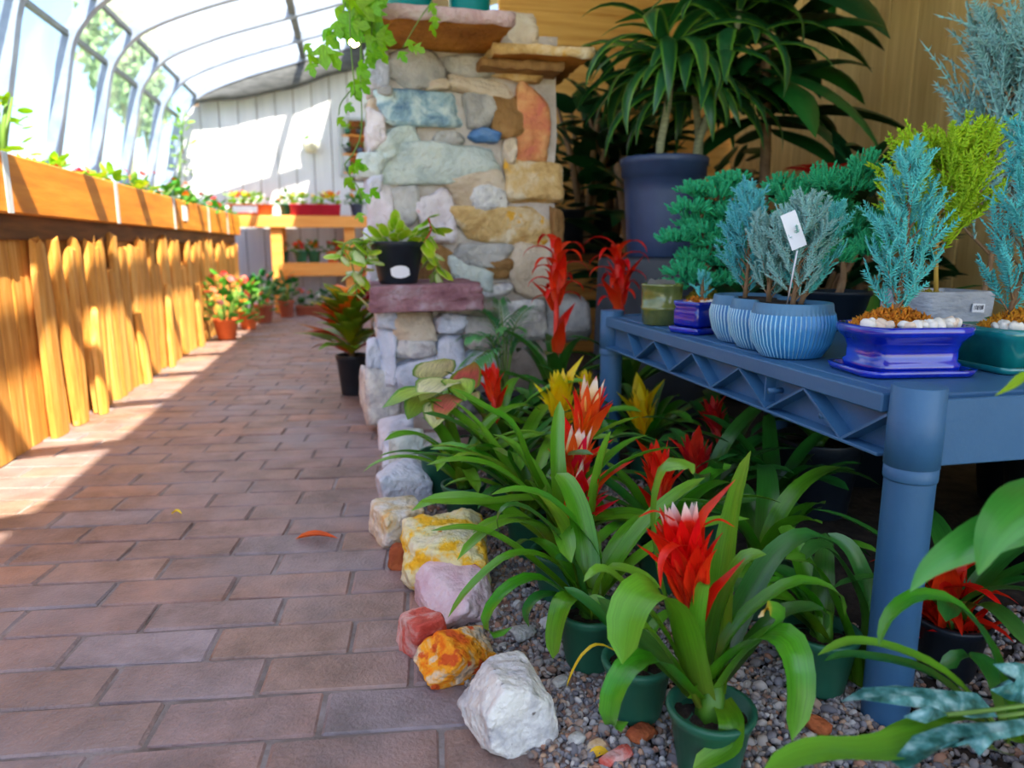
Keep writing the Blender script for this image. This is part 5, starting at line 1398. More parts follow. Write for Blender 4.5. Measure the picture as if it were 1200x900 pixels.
trough('flower_box', 'orange flower box with a white paper label on the far bench', (bx_(298, 0, yb_), yb_ - .06, ZBT), .34, .14, .085, 'terra', ['orange', 'yellow', 'red'], 120, 70, 12, LSL, sticker=True)
trough('flower_box', 'crimson planter box of yellow and orange flowers on the far bench', (bx_(373, 0, yb_), yb_ - .06, ZBT), .40, .15, .09, 'redplastic', ['yellow', 'orange', 'yellow'], 121, 80, 14, LSL)
flowerpot('potted_geranium', 'green plant with one red flower between the two flower boxes', 'flower pot', (bx_(337, 0, yb_), yb_ + .1, ZBT), .10, .05, (.07, .06, .1), ['red'], 122, 'potgreen', 30, 3, bs=(1.2, 1.6))
flowerpot('potted_geranium', 'plant with a red flower at the end of the far bench by the pillar', 'flower pot', (bx_(420, 0, yb_), yb_ + .0, ZBT), .10, .055, (.09, .08, .12), ['red', 'orange'], 123, 'potblue', 40, 4, bs=(1.2, 1.6))
for i, (px, mp_, col, lb) in enumerate(((353, 'potgreen', 'red', 'red geranium in a green pot on the lower shelf of the far bench'), (368, 'potgreen', 'orange', 'orange geranium in a green pot on the lower shelf of the far bench'),
                                      (390, 'terra', 'red', 'bright red geranium in a terracotta pot on the lower shelf'), (404, 'terra2', 'red', 'red geranium in a brown pot at the end of the lower shelf'))):
    flowerpot('potted_geranium', lb, 'flower pot', (bx_(px, 0, 6.33), 6.33 + .02 * (i % 2), ZBS), .10, .055, (.06, .055, .08), [col], 130 + i * 3, mp_, 22, 8, group='geraniums on the lower shelf', bs=(1.2, 1.7))
flowerpot('potted_geranium', 'red flowered pot half hidden behind the bench post', 'flower pot', (bx_(331, 0, 6.45), 6.47, ZBS), .10, .05, (.05, .05, .11), ['red'], 145, 'potgreen', 20, 4, bs=(1.2, 1.7))
trough('flower_tray', 'terracotta tray of red and lilac flowers on the floor under the far bench', (bx_(372, 0, 6.2), 6.08, .003), .36, .16, .075, 'terra2', ['red', 'red', 'lilac', 'white'], 150, 80, 12, LSD, .1)
# ---- on top of the plank bench
for i, (y, x, R, cols, sr, lb) in enumerate(((3.0, -1.05, (.16, .2, .10), ['red', 'yellow'], LSL, 'low lime bedding plant on the plank bench behind the first strap'), (3.65, -1.02, (.16, .26, .14), ['yellow', 'red', 'white'], LSL, 'lime green plant with tiny yellow flowers on the plank bench'),
                                           (4.3, -1.0, (.17, .28, .17), ['red', 'orange'], LS, 'bushy green plant with red flowers on the plank bench'), (4.9, -1.0, (.17, .28, .17), ['orange', 'red', 'white'], LS, 'green plant dotted orange on the plank bench'),
                                           (5.5, -1.0, (.16, .26, .14), ['red'], LS, 'green plant with few red flowers toward the end of the plank bench'), (6.0, -1.0, (.15, .2, .12), ['white'], LSD, 'dark green plant at the far end of the plank bench'))):
    flowerpot('bedding_plant', lb, 'flower pot', (x, y, .6705), .09, .06, R, cols, 160 + i * 5, 'potblack', 70, 10, src=sr, group='bedding plants on the plank bench', bs=(.8, 1.3), ls=(.9, 1.4))
t = thing('potted_shrub', 'leafy lime shrub standing on the plank bench against the glass', 'pot plant', (-1.2, 2.75, .6705))
pot_parts(t, (-1.2, 2.75, .6705), .11, .05, .07, .02, M['potblack'])
bush(t, (-1.15, 2.85, .80), (.10, .2, .36), 44, LSL, 190, s=(.8, 1.3), low=.2)
t = thing('potted_shrub', 'white potted plant on the plank bench by the nearest glass pane', 'pot plant', (-1.2, 2.2, .6705))
M['potwhite'] = mat('white_pot', [(0.3, S(196, 200, 206)), (0.7, S(214, 218, 224))], 8, .5)
pot_parts(t, (-1.2, 2.2, .6705), .20, .09, .13, .02, M['potwhite'])
bush(t, (-1.2, 2.2, .86), (.16, .16, .16), 50, LSL, 195, s=(.8, 1.4))
t = thing('climbing_vine', 'yellow-green climber in the corner of the back wall by the last rib', 'vine', (-1.3, 6.5, .72))
q = MB(); q.tube(crom([(-1.25, 6.5, .67), (-1.33, 6.52, 1.0), (-1.28, 6.5, 1.4), (-1.24, 6.52, 1.62)], 12), np.linspace(.012, .005, 12), 6); q.build('stems', M['stem_g'], t)
bush(t, (-1.27, 6.5, 1.3), (.07, .08, .34), 40, LSL, 197, s=(.8, 1.4), stems=False, low=-.6)
# ---- wall basket and window on the back wall
p = at_y(364, 168, YB - .05)
t = thing('wall_basket', 'pale round wall basket with trailing greenery on the back wall', 'basket', p)
q = MB(); q.lathe((p[0], YB - .065, p[2] - .08), [(.02, 0), (.05, .012), (.062, .06), (.066, .1), (.06, .1), (.05, .07)], 20, sy=.9); q.build('basket', mat('pale_basket', [(.3, S(190, 190, 176)), (.7, S(220, 220, 206))], 20, .8), t)
bush(t, (p[0], YB - .065, p[2] + .01), (.06, .05, .05), 26, LS, 199, s=(.5, .8), stems=False)
wn = thing('window_2', 'dark window opening with a plant display in the back wall', None, (.12, YB + .0, 1.36), kind='structure')
a = at_y(398, 139, YB); b = at_y(437, 206, YB)
x0, x1, z0, z1 = a[0], b[0] + .08, b[2], a[2]
M['frame'] = mat('window_frame_paint', [(.3, S(150, 160, 170)), (.7, S(176, 184, 192))], 6, .5)
for (cx, cz, w_, h_) in (((x0 + x1) / 2, z1, x1 - x0 + .03, .025), ((x0 + x1) / 2, z0, x1 - x0 + .03, .025), (x0, (z0 + z1) / 2, .025, z1 - z0), (x1, (z0 + z1) / 2, .025, z1 - z0)):
    q = MB(); q.bbox((cx, YB + .004, cz), (w_, .04, h_), .003); q.build('window_frame', M['frame'], wn, smooth=False)
q = MB(); q.box(((x0 + x1) / 2, YB + .026, (z0 + z1) / 2), (x1 - x0, .006, z1 - z0)); q.build('window_back', mat('rust_board', [(.3, S(120, 62, 26)), (.7, S(160, 90, 40))], 6, .8), wn, smooth=False)
for k in range(3):
    q = MB(); q.box(((x0 + x1) / 2, YB + .008, z0 + .02 + k * (z1 - z0) / 3), (x1 - x0 - .02, .03, .012)); q.build('window_shelf', M['bwood'], wn, smooth=False)
for k in range(6):
    cx = x0 + .06 + (k % 2) * .1; cz = z0 + .03 + (k // 2) * (z1 - z0) / 3
    t = thing('succulent_pot', 'tiny ' + ['slate-blue', 'green', 'charcoal'][k % 3] + ' succulent pot on the ' + ['bottom', 'middle', 'top'][k // 2] + ' shelf of the back wall window', 'pot plant', (cx, YB - .022, cz), 'tiny pots in the back window')
    q = MB(); q.lathe((cx, YB - .022, cz), [(.022, 0), (.03, .04), (.024, .04), (.02, .03)], 14); q.build('pot', M[['potblue', 'potgreen', 'potdark'][k % 3]], t)
    bush(t, (cx, YB - .022, cz + .04), (.035, .02, .045), 14, [LS, LSL, LSD][k % 3], 210 + k, s=(.5, .8), stems=False)

# ---- croton beside the pillar
c = (-.01, 2.74, .003)
t = thing('potted_croton', 'croton with red, orange and green leaves in a dark pot beside the pillar', 'croton', c)
pot_parts(t, c, .15, .042, .058, .02, M['potblack'])
for k, (m_, cc) in enumerate((('cr_g', [(0, S(170, 170, 20)), (.5, S(96, 140, 30)), (1, S(120, 156, 30))]), ('cr_o', [(0, S(250, 170, 20)), (.6, S(250, 140, 20)), (1, S(240, 80, 24))]), ('cr_r', [(0, S(226, 40, 30)), (.6, S(190, 80, 24)), (1, S(140, 110, 24))]), ('cr_y', [(0, S(250, 210, 40)), (.5, S(230, 190, 40)), (1, S(170, 170, 30))]))):
    M[m_] = leafmat(m_ + '_croton', cc, rough=.35, trans=.25)
rs4 = np.random.RandomState(8)
for i in range(70):
    az = i * 2.4; f = i / 69
    P = arch((c[0], c[1], .15 + .19 * f), az, rs4.uniform(.15, .22) * (1.1 - .35 * f), rs4.uniform(.3, .8) + .5 * f, rs4.uniform(-.5, .2) + .6 * f, 6, .01)
    leaf('leaf', P, .05, M[['cr_g', 'cr_o' if f > .6 else 'cr_r', 'cr_g', 'cr_y' if f > .5 else 'cr_g'][i % 4]], t, n=8, wprof=prof_lance, nc=3, wave=.06)
blooms(t, (c[0], c[1], .2), (.12, .1, .2), 6, ['red'], 77, (1, 1.5))
q = MB(); q.tube([(c[0], c[1], .12), (c[0], c[1], .36)], [.012, .005], 7); q.build('trunk', M['bark'], t)

# ---- hoya in the black pot on the ledge
pc = at_y(467, 333, 2.13)
c = (pc[0], 2.14, ZL + .003)
t = thing('potted_hoya', 'variegated lime hoya trailing from a black pot with a paper label on the stone ledge', 'pot plant', c)
pot_parts(t, c, .118, .055, .077, .018, M['potblack'])
q = MB(); V = []
for k in range(12):
    a = 2 * PI * k / 12; V.append((.026 * math.cos(a) * (1 + .1 * (k % 3)), .018 * math.sin(a)))
V3 = [(c[0] + .002 + x, c[1] - .0625 - (z_ + .034) * .19 - .0012, c[2] + .034 + z_) for x, z_ in V]
q.add(V3, [tuple(range(12))]); q.build('paper_label', M['card'], t, smooth=False)
M['hoya'] = leafmat('hoya_leaf', [(0, S(130, 180, 24)), (.6, S(160, 206, 36)), (1, S(190, 216, 60))], (S(214, 224, 120), .1), rough=.3, trans=.3)
M['hoyaw'] = leafmat('hoya_leaf_cream', [(0, S(206, 220, 150)), (.6, S(220, 228, 180)), (1, S(180, 210, 80))], (S(120, 180, 40), .1), rough=.3, trans=.3)
HS = leafsrc(.075, .042, prof_oval, .15, .5, M['hoya'], n=8)
HW = leafsrc(.075, .04, prof_oval, .15, .5, M['hoyaw'], n=8)
bush(t, (c[0], c[1], c[2] + .112), (.07, .065, .05), 30, HS, 230, s=(.55, .85), el=(.2, 1.0))
for (pts_, sd) in (([(432, 285), (418, 288), (412, 305), (416, 325), (418, 345)], 1), ([(430, 290), (422, 280), (405, 285), (400, 300)], 2), ([(496, 288), (508, 300), (512, 318)], 3), ([(496, 284), (505, 270), (502, 255)], 4), ([(430, 288), (428, 310), (424, 330)], 5)):
    P = np.array([at_y(x, y, c[1] - .03 - .006 * i) for i, (x, y) in enumerate(pts_)])
    q = MB(); q.tube(crom(P, 10), .0022, 5); vs_ = q.build('vine_stem', M['stem_r'] if sd > 2 else M['stem_g'], t)
    rs_ = np.random.RandomState(240 + sd)
    for k, p_ in enumerate(crom(P, 7)):
        for s_ in (-1, 1):
            blade([HS, HW][(k + (s_ > 0)) % 2] if sd != 4 else HS, 'leaf', p_, (0 if s_ > 0 else PI) + rs_.uniform(-.6, .6) - .6, rs_.uniform(-1.4, -.5) if sd in (3,) else rs_.uniform(-1.1, .3), rs_.uniform(.6, .9), vs_, rs_.uniform(-.6, .6))

# ---- ivy hanging from the roof, lamp behind it
def ivyleaf(size, m):
    a = np.array([(0, 0), (.18, -.32), (.5, -.62), (.46, -.22), (.8, -.3), (1.15, 0), (.8, .3), (.46, .22), (.5, .62), (.18, .32)]) * size
    V = [(x, y, .02 * size * math.sin(x * 40)) for x, y in a]; V.append((.42 * size, 0, .03 * size))
    F = [(10, i, (i + 1) % 10) for i in range(10)]
    o = mk('ivy_source', V, F, m, uv=[(x / size, .5 + y / size * .5) for x, y in a] + [(.42, .5)], local=True); me = o.data; bpy.data.objects.remove(o); return me
M['ivy'] = leafmat('ivy_leaf', [(0, S(130, 190, 20)), (1, S(110, 176, 24))], rough=.4, trans=.4)
IV = ivyleaf(.05, M['ivy'])
IVS = ivyleaf(.034, M['ivy'])
ivy = thing('hanging_ivy', 'bright green ivy trailing down from the roof beside the stone pillar', 'ivy', (.06, 2.02, 2.2))
strands = ([(425, -330), (424, -150), (425, -20), (412, 20), (424, 60), (418, 95), (400, 120), (397, 135)], [(428, -330), (432, -100), (430, 0), (436, 30), (432, 60)], [(420, -330), (418, -100), (405, 0), (398, 25), (382, 50), (358, 66)],
           [(436, -330), (436, -100), (438, -20), (426, 20), (422, 80), (424, 150), (414, 180), (404, 195), (420, 220), (424, 235)], [(412, -330), (412, -60), (410, 30), (416, 110)])
rs_ = np.random.RandomState(77)
for si, st in enumerate(strands):
    P = crom(np.array([at_y(x, y, 2.0 - .02 * si) for x, y in st]), 26)
    q = MB(); q.tube(P, .0016, 4); vs_ = q.build('vine_stem', M['stem_g'], ivy)
    for k, p_ in enumerate(P):
        py = pxl(p_)[1]
        if py < -60 or (28 < py < 64 and abs(pxl(p_)[0] - 415) < 16): continue
        for s_ in range((1 if py < 62 or py > 180 else 1) if not (100 < py < 178) else (k % 2 if si != 3 else 0)):
            a = rs_.uniform(0, 2 * PI)
            inst(IV if py < 60 else IVS, 'leaf', p_ + rs_.normal(size=3) * .012, vs_, (PI / 2 + rs_.uniform(-.5, .5), rs_.uniform(.2, 1.5), rs_.uniform(-.6, .6)), (rs_.uniform(.7, 1.1),) * 3)
for k in range(12):
    p_ = at_y(rs_.choice((rs_.uniform(395, 405), rs_.uniform(430, 446))), rs_.uniform(-20, 58), 2.0 + rs_.uniform(-.05, .05))
    inst(IV, 'leaf', p_, ivy, (PI / 2 + rs_.uniform(-.5, .5), rs_.uniform(.2, 1.5), rs_.uniform(-.6, .6)), (rs_.uniform(.7, 1.1),) * 3)
cap_ivy = thing('ivy_sprig', 'small ivy sprig creeping over the pillar cap slab', 'ivy', (.25, 2.05, 1.17))
q = MB(); q.tube(crom([at_y(506, 0, 2.045), at_y(508, 20, 2.04), at_y(505, 34, 2.04)], 6), .0014, 4); q.build('vine_stem', M['stem_g'], cap_ivy)
q = MB(); q.tube(crom([at_y(506, 2, 2.045), at_y(490, 25, 2.035), at_y(472, 56, 2.03)], 8), .0014, 4); q.build('vine_stem', M['stem_g'], cap_ivy)
for (x, y) in ((505, 28), (508, 18), (478, 46), (468, 60), (485, 54), (504, 4)):
    inst(IVS, 'leaf', at_y(x, y, 2.03), cap_ivy, (PI / 2 + rs_.uniform(-.4, .4), rs_.uniform(.4, 1.5), rs_.uniform(-.4, .4)), (.9,) * 3)
p = at_y(415, 45, 3.4)
lamp = thing('pendant_bulb', 'glowing warm bulb hanging on a cord behind the ivy', 'lamp', p)
q = MB(); q.tube([p + np.array((0, 0, .06)), (p[0], p[1], roofz(max(p[0], .06)) if p[0] > 0 else 2.2)], .004, 6); q.build('cord', M['potblack'], lamp)
q = MB(); q.lathe(p, [(.016, .03), (.017, .065), (.008, .07)], 14); q.build('socket', M['potdark'], lamp)
me_, nt_, b_ = _new('bulb_glow'); b_.inputs['Emission Color'].default_value = (1, .72, .34, 1); b_.inputs['Emission Strength'].default_value = 14
q = MB(); q.lathe(p, [(.004, -.034), (.02, -.024), (.03, 0), (.024, .018), (.014, .032)], 18); q.build('bulb', me_, lamp)
# ---- teal pots on the pillar cap
for (px, lb, r) in ((478, 'dark teal pot on the pillar cap near the ivy', .072), (550, 'bright teal glazed pot on the pillar cap', .064)):
    x = at_y(px, 0, 2.3)[0]
    t = thing('glazed_pot', lb, 'pot', (x, 2.3, 1.173), 'teal pots on the pillar cap')
    pot_parts(t, (x, 2.3, 1.173), .13, r * .9, r, .02, M['potteal'])
    bush(t, (x, 2.3, 1.3), (.1, .1, .12), 24, LS, int(px), s=(.8, 1.4))

# ---- palm, caladium
g = at_z(600, 520); c = (g[0], g[1] + .1, .003)
t = thing('potted_palm', 'small parlour palm with feathery fronds in front of the pillar foot', 'palm', c)
pot_parts(t, c, .12, .05, .07, .015, M['potdark'])
M['palm'] = leafmat('palm_leaflet', [(0, S(60, 140, 80)), (1, S(110, 180, 110))], rough=.4, trans=.25)
def frond(tip, base, n=18, ll=.075, w_=.009):
    base = np.array(base); tip = np.array(tip); mid = (base + tip) / 2 + np.array((0, 0, .10))
    P = crom([base, base + (mid - base) * .6 + np.array((0, 0, .05)), mid + (tip - mid) * .35, tip], 20)
    q = MB(); q.tube(P, np.linspace(.003, .001, 20), 5); fr = q.build('frond', M['stem_g'], t)
    T = np.gradient(P, axis=0)
    for i in range(n):
        k = 5 + int(i * 14 / n); d = T[k] / np.linalg.norm(T[k]); sd = np.cross(d, (0, 0, 1)); sd /= np.linalg.norm(sd)
        for s_ in (-1, 1):
            o = d * .75 + sd * s_ * .75 + np.array((0, 0, -.15)); l = ll * (1 - .4 * i / n)
            leaf('leaflet', [P[k], P[k] + o * l * .5 + np.array((0, 0, .006)), P[k] + o * l - np.array((0, 0, .01))], w_, M['palm'], fr, n=5, wprof=prof_lance, nc=3, chan=.1)
zb_ = (c[0], c[1], .1)
for (x, y, dd) in ((548, 395, -.1), (585, 352, .05), (620, 360, .1), (625, 405, -.05), (600, 385, -.15), (565, 365, .02), (548, 430, -.2)):
    frond(at_d(x, y, pxl(zb_)[2] + dd), zb_)
g = at_z(524, 586); c = (g[0], g[1] + .03, .003)
t = thing('potted_caladium', 'caladium with cream, pink and lime heart-shaped leaves in a green pot', 'caladium', c)
pot_parts(t, c, .10, .042, .056, .014, M['potgreen'])
M['calc'] = leafmat('caladium_cream', [(0, S(214, 214, 150)), (.6, S(224, 216, 176)), (1, S(196, 206, 110))], (S(120, 160, 60), .06), rough=.45, trans=.3)
M['calp'] = leafmat('caladium_pink', [(0, S(226, 140, 110)), (.6, S(222, 110, 100)), (1, S(170, 150, 60))], (S(140, 160, 50), .08), rough=.45, trans=.3)
M['calg'] = leafmat('caladium_lime', [(0, S(206, 214, 130)), (.5, S(170, 196, 70)), (1, S(110, 160, 50))], (S(90, 150, 40), .08), rough=.45, trans=.3)
def prof_heart(tt): return np.where(tt < .25, .55 + .45 * np.sin(tt / .25 * PI / 2), np.cos((tt - .25) / .75 * PI / 2) ** .8)
dcl = pxl((c[0], c[1], .2))[2]
for (bx0, by0, tx, ty, wpx, m_, dd) in ((520, 452, 492, 470, 40, 'calc', -.06), (510, 440, 520, 420, 38, 'calc', .02), (545, 455, 556, 424, 30, 'calp', .0), (500, 462, 448, 478, 34, 'calg', -.08), (512, 465, 470, 462, 30, 'calg', -.02), (530, 470, 512, 492, 26, 'calp', -.08), (540, 468, 560, 470, 26, 'calc', -.03), (515, 478, 508, 502, 24, 'calc', -.09), (500, 470, 478, 492, 28, 'calg', -.05), (535, 450, 545, 470, 26, 'calg', -.06)):
    p0 = at_d(bx0 + (bx0 - tx) * .25, by0 + (by0 - ty) * .25, dcl + dd); p1 = at_d(tx, ty, dcl + dd - .06)
    q = MB(); q.tube(crom([(c[0], c[1], .085), (np.array((c[0], c[1], .085)) + p0) / 2 + np.array((0, 0, .02)), p0], 8), .0018, 5); q.build('leaf_stalk', M['stem_g'], t)
    leaf('leaf', [p0, (p0 + p1) / 2 + np.array((0, 0, .008)), p1], wpx / FPX * dcl * 1.5, M[m_], t, n=8, wprof=prof_heart, chan=.1, wave=.03)

# ================================================================== BACKGROUND PLANTS ON THE RIGHT
M['dark_tub'] = mat('dark_tub_plastic', [(.3, S(52, 60, 70)), (.7, S(66, 74, 84))], 6, .5)
p = at_y(768, 300, 2.25)
tub = thing('upturned_tub', 'upturned charcoal tub supporting the big slate-blue nursery pot', 'tub', (p[0], 2.25, .003))
q = MB(); q.lathe((p[0], 2.25, .003), [(.21, 0), (.215, .004), (.2, .03), (.185, .5), (.18, .508), (.05, .51)], 40); q.build('tub', M['dark_tub'], tub)
px_ = at_y(778, 200, 2.25)
c = (px_[0], 2.25, .514)
DR = thing('potted_dracaena', 'tall dracaena with green-edged leaves in a slate-blue nursery pot', 'dracaena', c)
q = MB(); h = .31
def ribf(a, r, z): return 1 + (.012 * np.maximum(0, np.sin(a * 14)) if .05 < z < .24 else 0 * a)
q.lathe(c, [(.105, 0), (.108, .004), (.112, .06), (.122, .2), (.127, .25), (.134, .252), (.135, .285), (.139, .287), (.14, .305), (.136, .31), (.128, .31), (.125, .26)], 56, rfun=ribf); q.build('pot', M['potblue'], DR)
q = MB(); q.lathe(c, [(.12, .255), (.06, .262), (.001, .265)], 24); q.build('soil', M['soil'], DR)
M['dst'] = mat('dracaena_cane', [(.3, S(120, 124, 96)), (.7, S(164, 166, 130))], 40, .8, .3, 80, stretch=(1, 1, 4))
M['drac'] = leafmat('dracaena_leaf', [(0, S(30, 84, 36)), (.5, S(34, 92, 50)), (1, S(40, 96, 56))], (S(92, 144, 48), .14), rough=.3, trans=.25)
ds = leafsrc(.40, .056, prof_lance, .2, 1.9, M['drac'], n=10, nc=5)
ZP = .514 + .262
canes = [[(772, 178), (783, 120), (786, 80), (778, 40)], [(814, 178), (832, 130), (846, 92), (862, 40), (872, -40)], [(820, 172), (815, 120), (800, 60)]]
rs_ = np.random.RandomState(5)
for ci, cn in enumerate(canes):
    P = crom([at_y(x, y, 2.24 + .03 * ci) for x, y in cn], 18)
    P[0][2] = ZP - .01
    q = MB(); q.tube(P, np.linspace(.013, .009, 18) * (1 + .06 * (np.arange(18) % 2)), 9); q.build('cane', M['dst'], DR)
    for k in range(32):
        f = k / 31; p_ = P[9 + int(f * 8)] if ci != 1 else P[6 + int(f * 11)]
        az = k * 2.4 + ci
        blade(ds, 'leaf', p_, az, rs_.uniform(-.3, .8) * (.5 + .8 * f), rs_.uniform(.75, 1.15), DR, rs_.uniform(-.4, .4))
# stand with black pots and dark foliage between pillar and dracaena
st = thing('plant_stand', 'dark slatted timber stand behind the pillar carrying black pots', 'stand', (1.05, 3.25, 0))
for k in range(4):
    q = MB(); q.bbox((1.05, 3.1 + k * .1, .5), (.62, .09, .03), .003); q.build('slat', M['darkwood'], st, smooth=False)
for x in (.8, 1.3):
    for y in (3.1, 3.4):
        q = MB(); q.bbox((x, y, .243), (.05, .05, .484), .003); q.build('leg', M['darkwood'], st, smooth=False)
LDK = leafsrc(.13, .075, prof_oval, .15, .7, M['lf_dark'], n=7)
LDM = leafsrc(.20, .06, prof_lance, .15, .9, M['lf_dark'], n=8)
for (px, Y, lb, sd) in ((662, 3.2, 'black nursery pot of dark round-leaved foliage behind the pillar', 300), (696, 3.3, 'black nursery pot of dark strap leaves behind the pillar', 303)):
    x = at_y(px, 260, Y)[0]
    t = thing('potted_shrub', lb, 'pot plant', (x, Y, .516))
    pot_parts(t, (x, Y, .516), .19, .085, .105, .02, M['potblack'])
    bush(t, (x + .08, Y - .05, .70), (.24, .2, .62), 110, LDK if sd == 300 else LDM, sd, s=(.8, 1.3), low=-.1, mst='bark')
# big-leaved dark tree right of the dracaena
c = (1.42, 2.42, .003)
t = thing('potted_tree', 'dark tree with long broad leaves in a black pot by the tan wall', 'tree', c)
pot_parts(t, c, .34, .14, .18, .03, M['potblack'])
q = MB(); q.tube(crom([(1.42, 2.42, .3), (1.44, 2.4, .8), (1.40, 2.38, 1.3), (1.42, 2.36, 1.7)], 14), np.linspace(.022, .012, 14), 8); q.build('trunk', M['bark'], t)
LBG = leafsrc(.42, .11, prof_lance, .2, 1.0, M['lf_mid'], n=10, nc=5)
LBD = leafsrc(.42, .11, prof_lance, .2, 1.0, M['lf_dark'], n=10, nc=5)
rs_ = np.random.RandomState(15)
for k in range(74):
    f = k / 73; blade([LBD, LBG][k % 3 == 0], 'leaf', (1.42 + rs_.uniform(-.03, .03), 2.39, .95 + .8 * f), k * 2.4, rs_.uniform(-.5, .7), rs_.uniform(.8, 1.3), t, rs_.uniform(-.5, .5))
# low dark understorey along the back
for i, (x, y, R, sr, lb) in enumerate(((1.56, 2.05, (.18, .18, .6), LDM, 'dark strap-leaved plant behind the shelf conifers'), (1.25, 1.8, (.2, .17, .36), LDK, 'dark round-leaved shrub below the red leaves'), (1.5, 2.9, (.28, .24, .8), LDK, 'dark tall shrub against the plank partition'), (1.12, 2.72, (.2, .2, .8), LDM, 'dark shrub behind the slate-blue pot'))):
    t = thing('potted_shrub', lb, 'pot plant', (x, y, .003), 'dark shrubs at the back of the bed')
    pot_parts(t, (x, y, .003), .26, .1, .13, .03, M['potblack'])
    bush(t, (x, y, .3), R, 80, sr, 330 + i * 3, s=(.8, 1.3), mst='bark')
    if i == 1:
        for k in range(14):
            a = k * 2.4; leaf('red_leaf', arch((x - .02, y - .05, .70), a, .13, .9, -.2, 5), .035, M['dred'], t, n=7, wprof=prof_lance, nc=3)
# black pots in the dark below the shelf
for i, (x, y, h, r, lb) in enumerate(((.93, 1.28, .16, .085, 'dark green pot with a bromeliad in the gloom under the shelf'), (1.2, .92, .3, .15, 'large black nursery pot beyond the shelf leg'), (1.18, 1.48, .3, .15, 'black nursery pot standing behind the shelf'), (1.5, .75, .3, .15, 'black nursery pot at the edge of the bed'))):
    t = thing('nursery_pot', lb, 'pot', (x, y, .003), 'black pots below the shelf')
    pot_parts(t, (x, y, .003), h, r * .75, r, .025, M['potblack'])
    rosette(t, (x, y, h * .85), 10 if i == 0 else 14, (.14, .24) if i == 0 else (.2, .34), .03, [M['bromd']], 350 + i)

# ================================================================== FOREGROUND, LOWER RIGHT
c = np.array((.62, .43, .003))
FB = potted('potted_bromeliad', 'lime strap-leaved bromeliad in front of the near shelf leg', 'bromeliad', c, .078, .031, .0435, M['potgreen'], BG)
d0 = pxl((c[0], c[1], .075))[2]
for (path, w_, m) in (([(1180, 870, d0), (1120, 800, d0), (1060, 765, d0 + .02), (1000, 752, d0 + .03), (958, 768, d0 + .03)], 24, 'brom2'), ([(1185, 865, d0), (1165, 770, d0 + .02), (1125, 712, d0 + .03), (1078, 700, d0 + .03), (1045, 722, d0 + .02), (1030, 758, d0 + .01)], 34, 'brom'),
                      ([(1180, 872, d0), (1140, 830, d0 + .02), (1080, 785, d0 + .04), (1000, 768, d0 + .05), (965, 775, d0 + .05)], 22, 'bromd'), ([(1170, 880, d0), (1110, 865, d0 - .04), (1030, 882, d0 - .08), (960, 882, d0 - .1), (895, 902, d0 - .11)], 50, 'brom2'),
                      ([(1190, 870, d0), (1170, 800, d0 + .06), (1140, 770, d0 + .1), (1100, 780, d0 + .1)], 30, 'bromd'), ([(1180, 870, d0), (1130, 840, d0 + .02), (1075, 850, d0), (1025, 868, d0 - .01)], 26, 'brom2')):
    pleaf(FB, path, w_, M[m])
# silver-spotted lobed leaves
def silvermat():
    m = mat('silver_begonia', [(.38, S(36, 96, 88)), (.5, S(84, 150, 150)), (.64, S(164, 206, 208))], 60, .3, .3, 90, spec=.5, trans=.15, detail=6)
    return m
M['silver'] = silvermat()
c = np.array((.738, .42, .003))
SB = potted('potted_begonia', 'begonia with silver-spotted blue-green lobed leaves in the lower corner', 'begonia', c, .09, .04, .055, M['potgreen'])
d0 = pxl((c[0], c[1], .1))[2] - .06
def lobed(pts_, dd, stalk):
    V = [at_d(x, y, d0 + dd + e) for x, y, e in pts_]; n = len(V); ctr = np.mean(V, 0) + np.array((0, -.004, .006))
    V = np.array(V + [ctr] + [(v + ctr) / 2 + np.array((0, 0, .004)) for v in V])
    F = [(n, n + 1 + i, n + 1 + (i + 1) % n) for i in range(n)] + [(n + 1 + i, i, (i + 1) % n, n + 1 + (i + 1) % n) for i in range(n)]
    mk('leaf', V, F, M['silver'], SB)
    q = MB(); q.tube(crom([c + np.array((0, 0, .08)), (c + np.array((0, 0, .1)) + V[stalk]) / 2 + np.array((0, 0, .03)), V[stalk]], 8), .002, 5); q.build('leaf_stalk', M['stem_g'], SB)
lobed([(985, 822, 0), (1010, 806, .01), (1050, 803, .02), (1100, 808, .02), (1145, 812, .02), (1170, 840, .01), (1140, 842, 0), (1095, 832, -.01), (1050, 826, -.01), (1010, 820, -.01)], .02, 5)
lobed([(1045, 892, -.02), (1070, 862, 0), (1110, 848, .01), (1160, 846, .02), (1200, 842, .02), (1230, 850, .02), (1195, 862, 0), (1165, 868, -.01), (1148, 886, -.02), (1135, 872, -.01), (1095, 880, -.02), (1060, 905, -.03)], -.02, 5)
lobed([(1163, 778, 0), (1190, 776, .01), (1215, 780, .02), (1230, 810, .02), (1210, 826, .01), (1180, 820, 0), (1160, 808, 0), (1188, 800, 0)], .03, 3)
lobed([(1058, 840, 0), (1085, 830, .01), (1110, 838, .01), (1085, 848, 0)], -.0, 2)
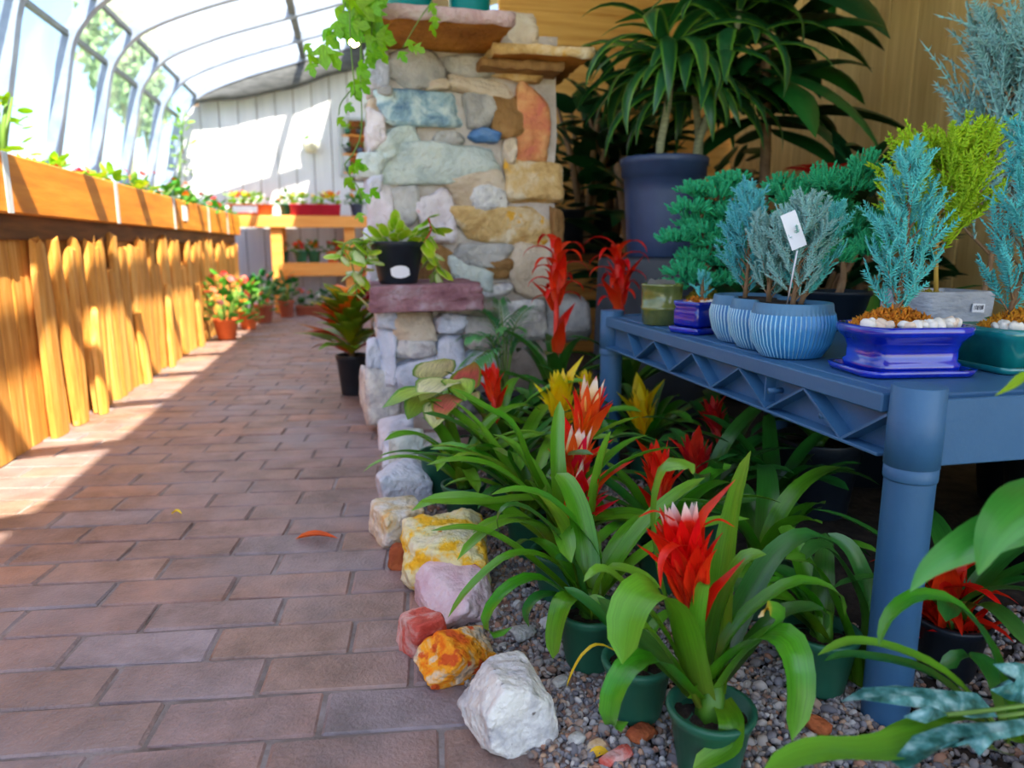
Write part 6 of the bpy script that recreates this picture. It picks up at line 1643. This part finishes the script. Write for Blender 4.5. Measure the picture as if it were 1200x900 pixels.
# leafy plant entering from the right
c = np.array((.80, .52, .003))
RP = potted('potted_shrub', 'plant with broad glossy oval leaves reaching in from beside the shelf', 'pot plant', c, .12, .05, .07, M['potblack'])
M['gloss'] = leafmat('broad_gloss_leaf', [(0, S(70, 140, 40)), (.5, S(60, 140, 50)), (1, S(90, 160, 60))], rough=.3, trans=.3, streak=.1)
d0 = .56
q = MB(); q.tube(crom([c + np.array((0, 0, .1)), at_d(1260, 700, d0 + .05), at_d(1250, 620, d0 + .02), at_d(1250, 480, d0), at_d(1240, 430, d0)], 16), .004, 6); q.build('plant_stem', M['stem_g'], RP)
for (path, w_, m) in (([(1250, 620, d0 + .02), (1190, 615, d0), (1130, 640, d0 - .01), (1090, 665, d0 - .01), (1066, 694, d0 - .01)], 48, 'gloss'), ([(1255, 560, d0 + .02), (1200, 590, d0 - .02), (1165, 625, d0 - .03), (1146, 674, d0 - .03)], 62, 'gloss'), ([(1245, 450, d0), (1210, 440, d0), (1185, 455, d0), (1166, 464, d0)], 22, 'lf_lime'), ([(1250, 520, d0), (1290, 560, d0), (1330, 600, d0)], 50, 'gloss')):
    pleaf(RP, path, w_, M[m], wprof=prof_lance, face=w_ > 40)
# fallen leaves on the path
M['dead'] = leafmat('fallen_leaf', [(0, S(226, 120, 20)), (1, S(214, 96, 16))], rough=.6, trans=.2)
for (x0, y0, x1, y1, w_, lb, m_) in ((346, 628, 396, 627, 13, 'curled orange leaf fallen on the brick path', 'dead'), (201, 599, 213, 599, 6, 'tiny yellow petal on the brick path', 'pet_yel'), (690, 886, 718, 880, 9, 'withered yellow leaf on the gravel', 'pet_yel')):
    a = at_z(x0, y0, .008); b = at_z(x1, y1, .008); mid_ = (a + b) / 2 + np.array((0, 0, .006))
    V, F, UV = ribbon(crom([a, mid_, b], 8), w_ / FPX * 1.4, wprof=prof_lance, chan=.4)
    V[:, 2] -= V[:, 2].min() - .0015
    tag(mk('fallen_leaf', V, F, M[m_], uv=UV, loc=mid_ * np.array((1, 1, 0))), lb, 'leaf')

# ================================================================== OUTSIDE, BEYOND THE GLASS
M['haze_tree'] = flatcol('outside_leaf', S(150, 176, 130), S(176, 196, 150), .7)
leafV = (np.array([(-.14, 0, 0), (0, -.08, .02), (.14, 0, 0), (0, .08, .02)]), [(0, 1, 2, 3)])
_t1 = at_y(135, 45, 21); _t2 = at_y(165, 110, 24)
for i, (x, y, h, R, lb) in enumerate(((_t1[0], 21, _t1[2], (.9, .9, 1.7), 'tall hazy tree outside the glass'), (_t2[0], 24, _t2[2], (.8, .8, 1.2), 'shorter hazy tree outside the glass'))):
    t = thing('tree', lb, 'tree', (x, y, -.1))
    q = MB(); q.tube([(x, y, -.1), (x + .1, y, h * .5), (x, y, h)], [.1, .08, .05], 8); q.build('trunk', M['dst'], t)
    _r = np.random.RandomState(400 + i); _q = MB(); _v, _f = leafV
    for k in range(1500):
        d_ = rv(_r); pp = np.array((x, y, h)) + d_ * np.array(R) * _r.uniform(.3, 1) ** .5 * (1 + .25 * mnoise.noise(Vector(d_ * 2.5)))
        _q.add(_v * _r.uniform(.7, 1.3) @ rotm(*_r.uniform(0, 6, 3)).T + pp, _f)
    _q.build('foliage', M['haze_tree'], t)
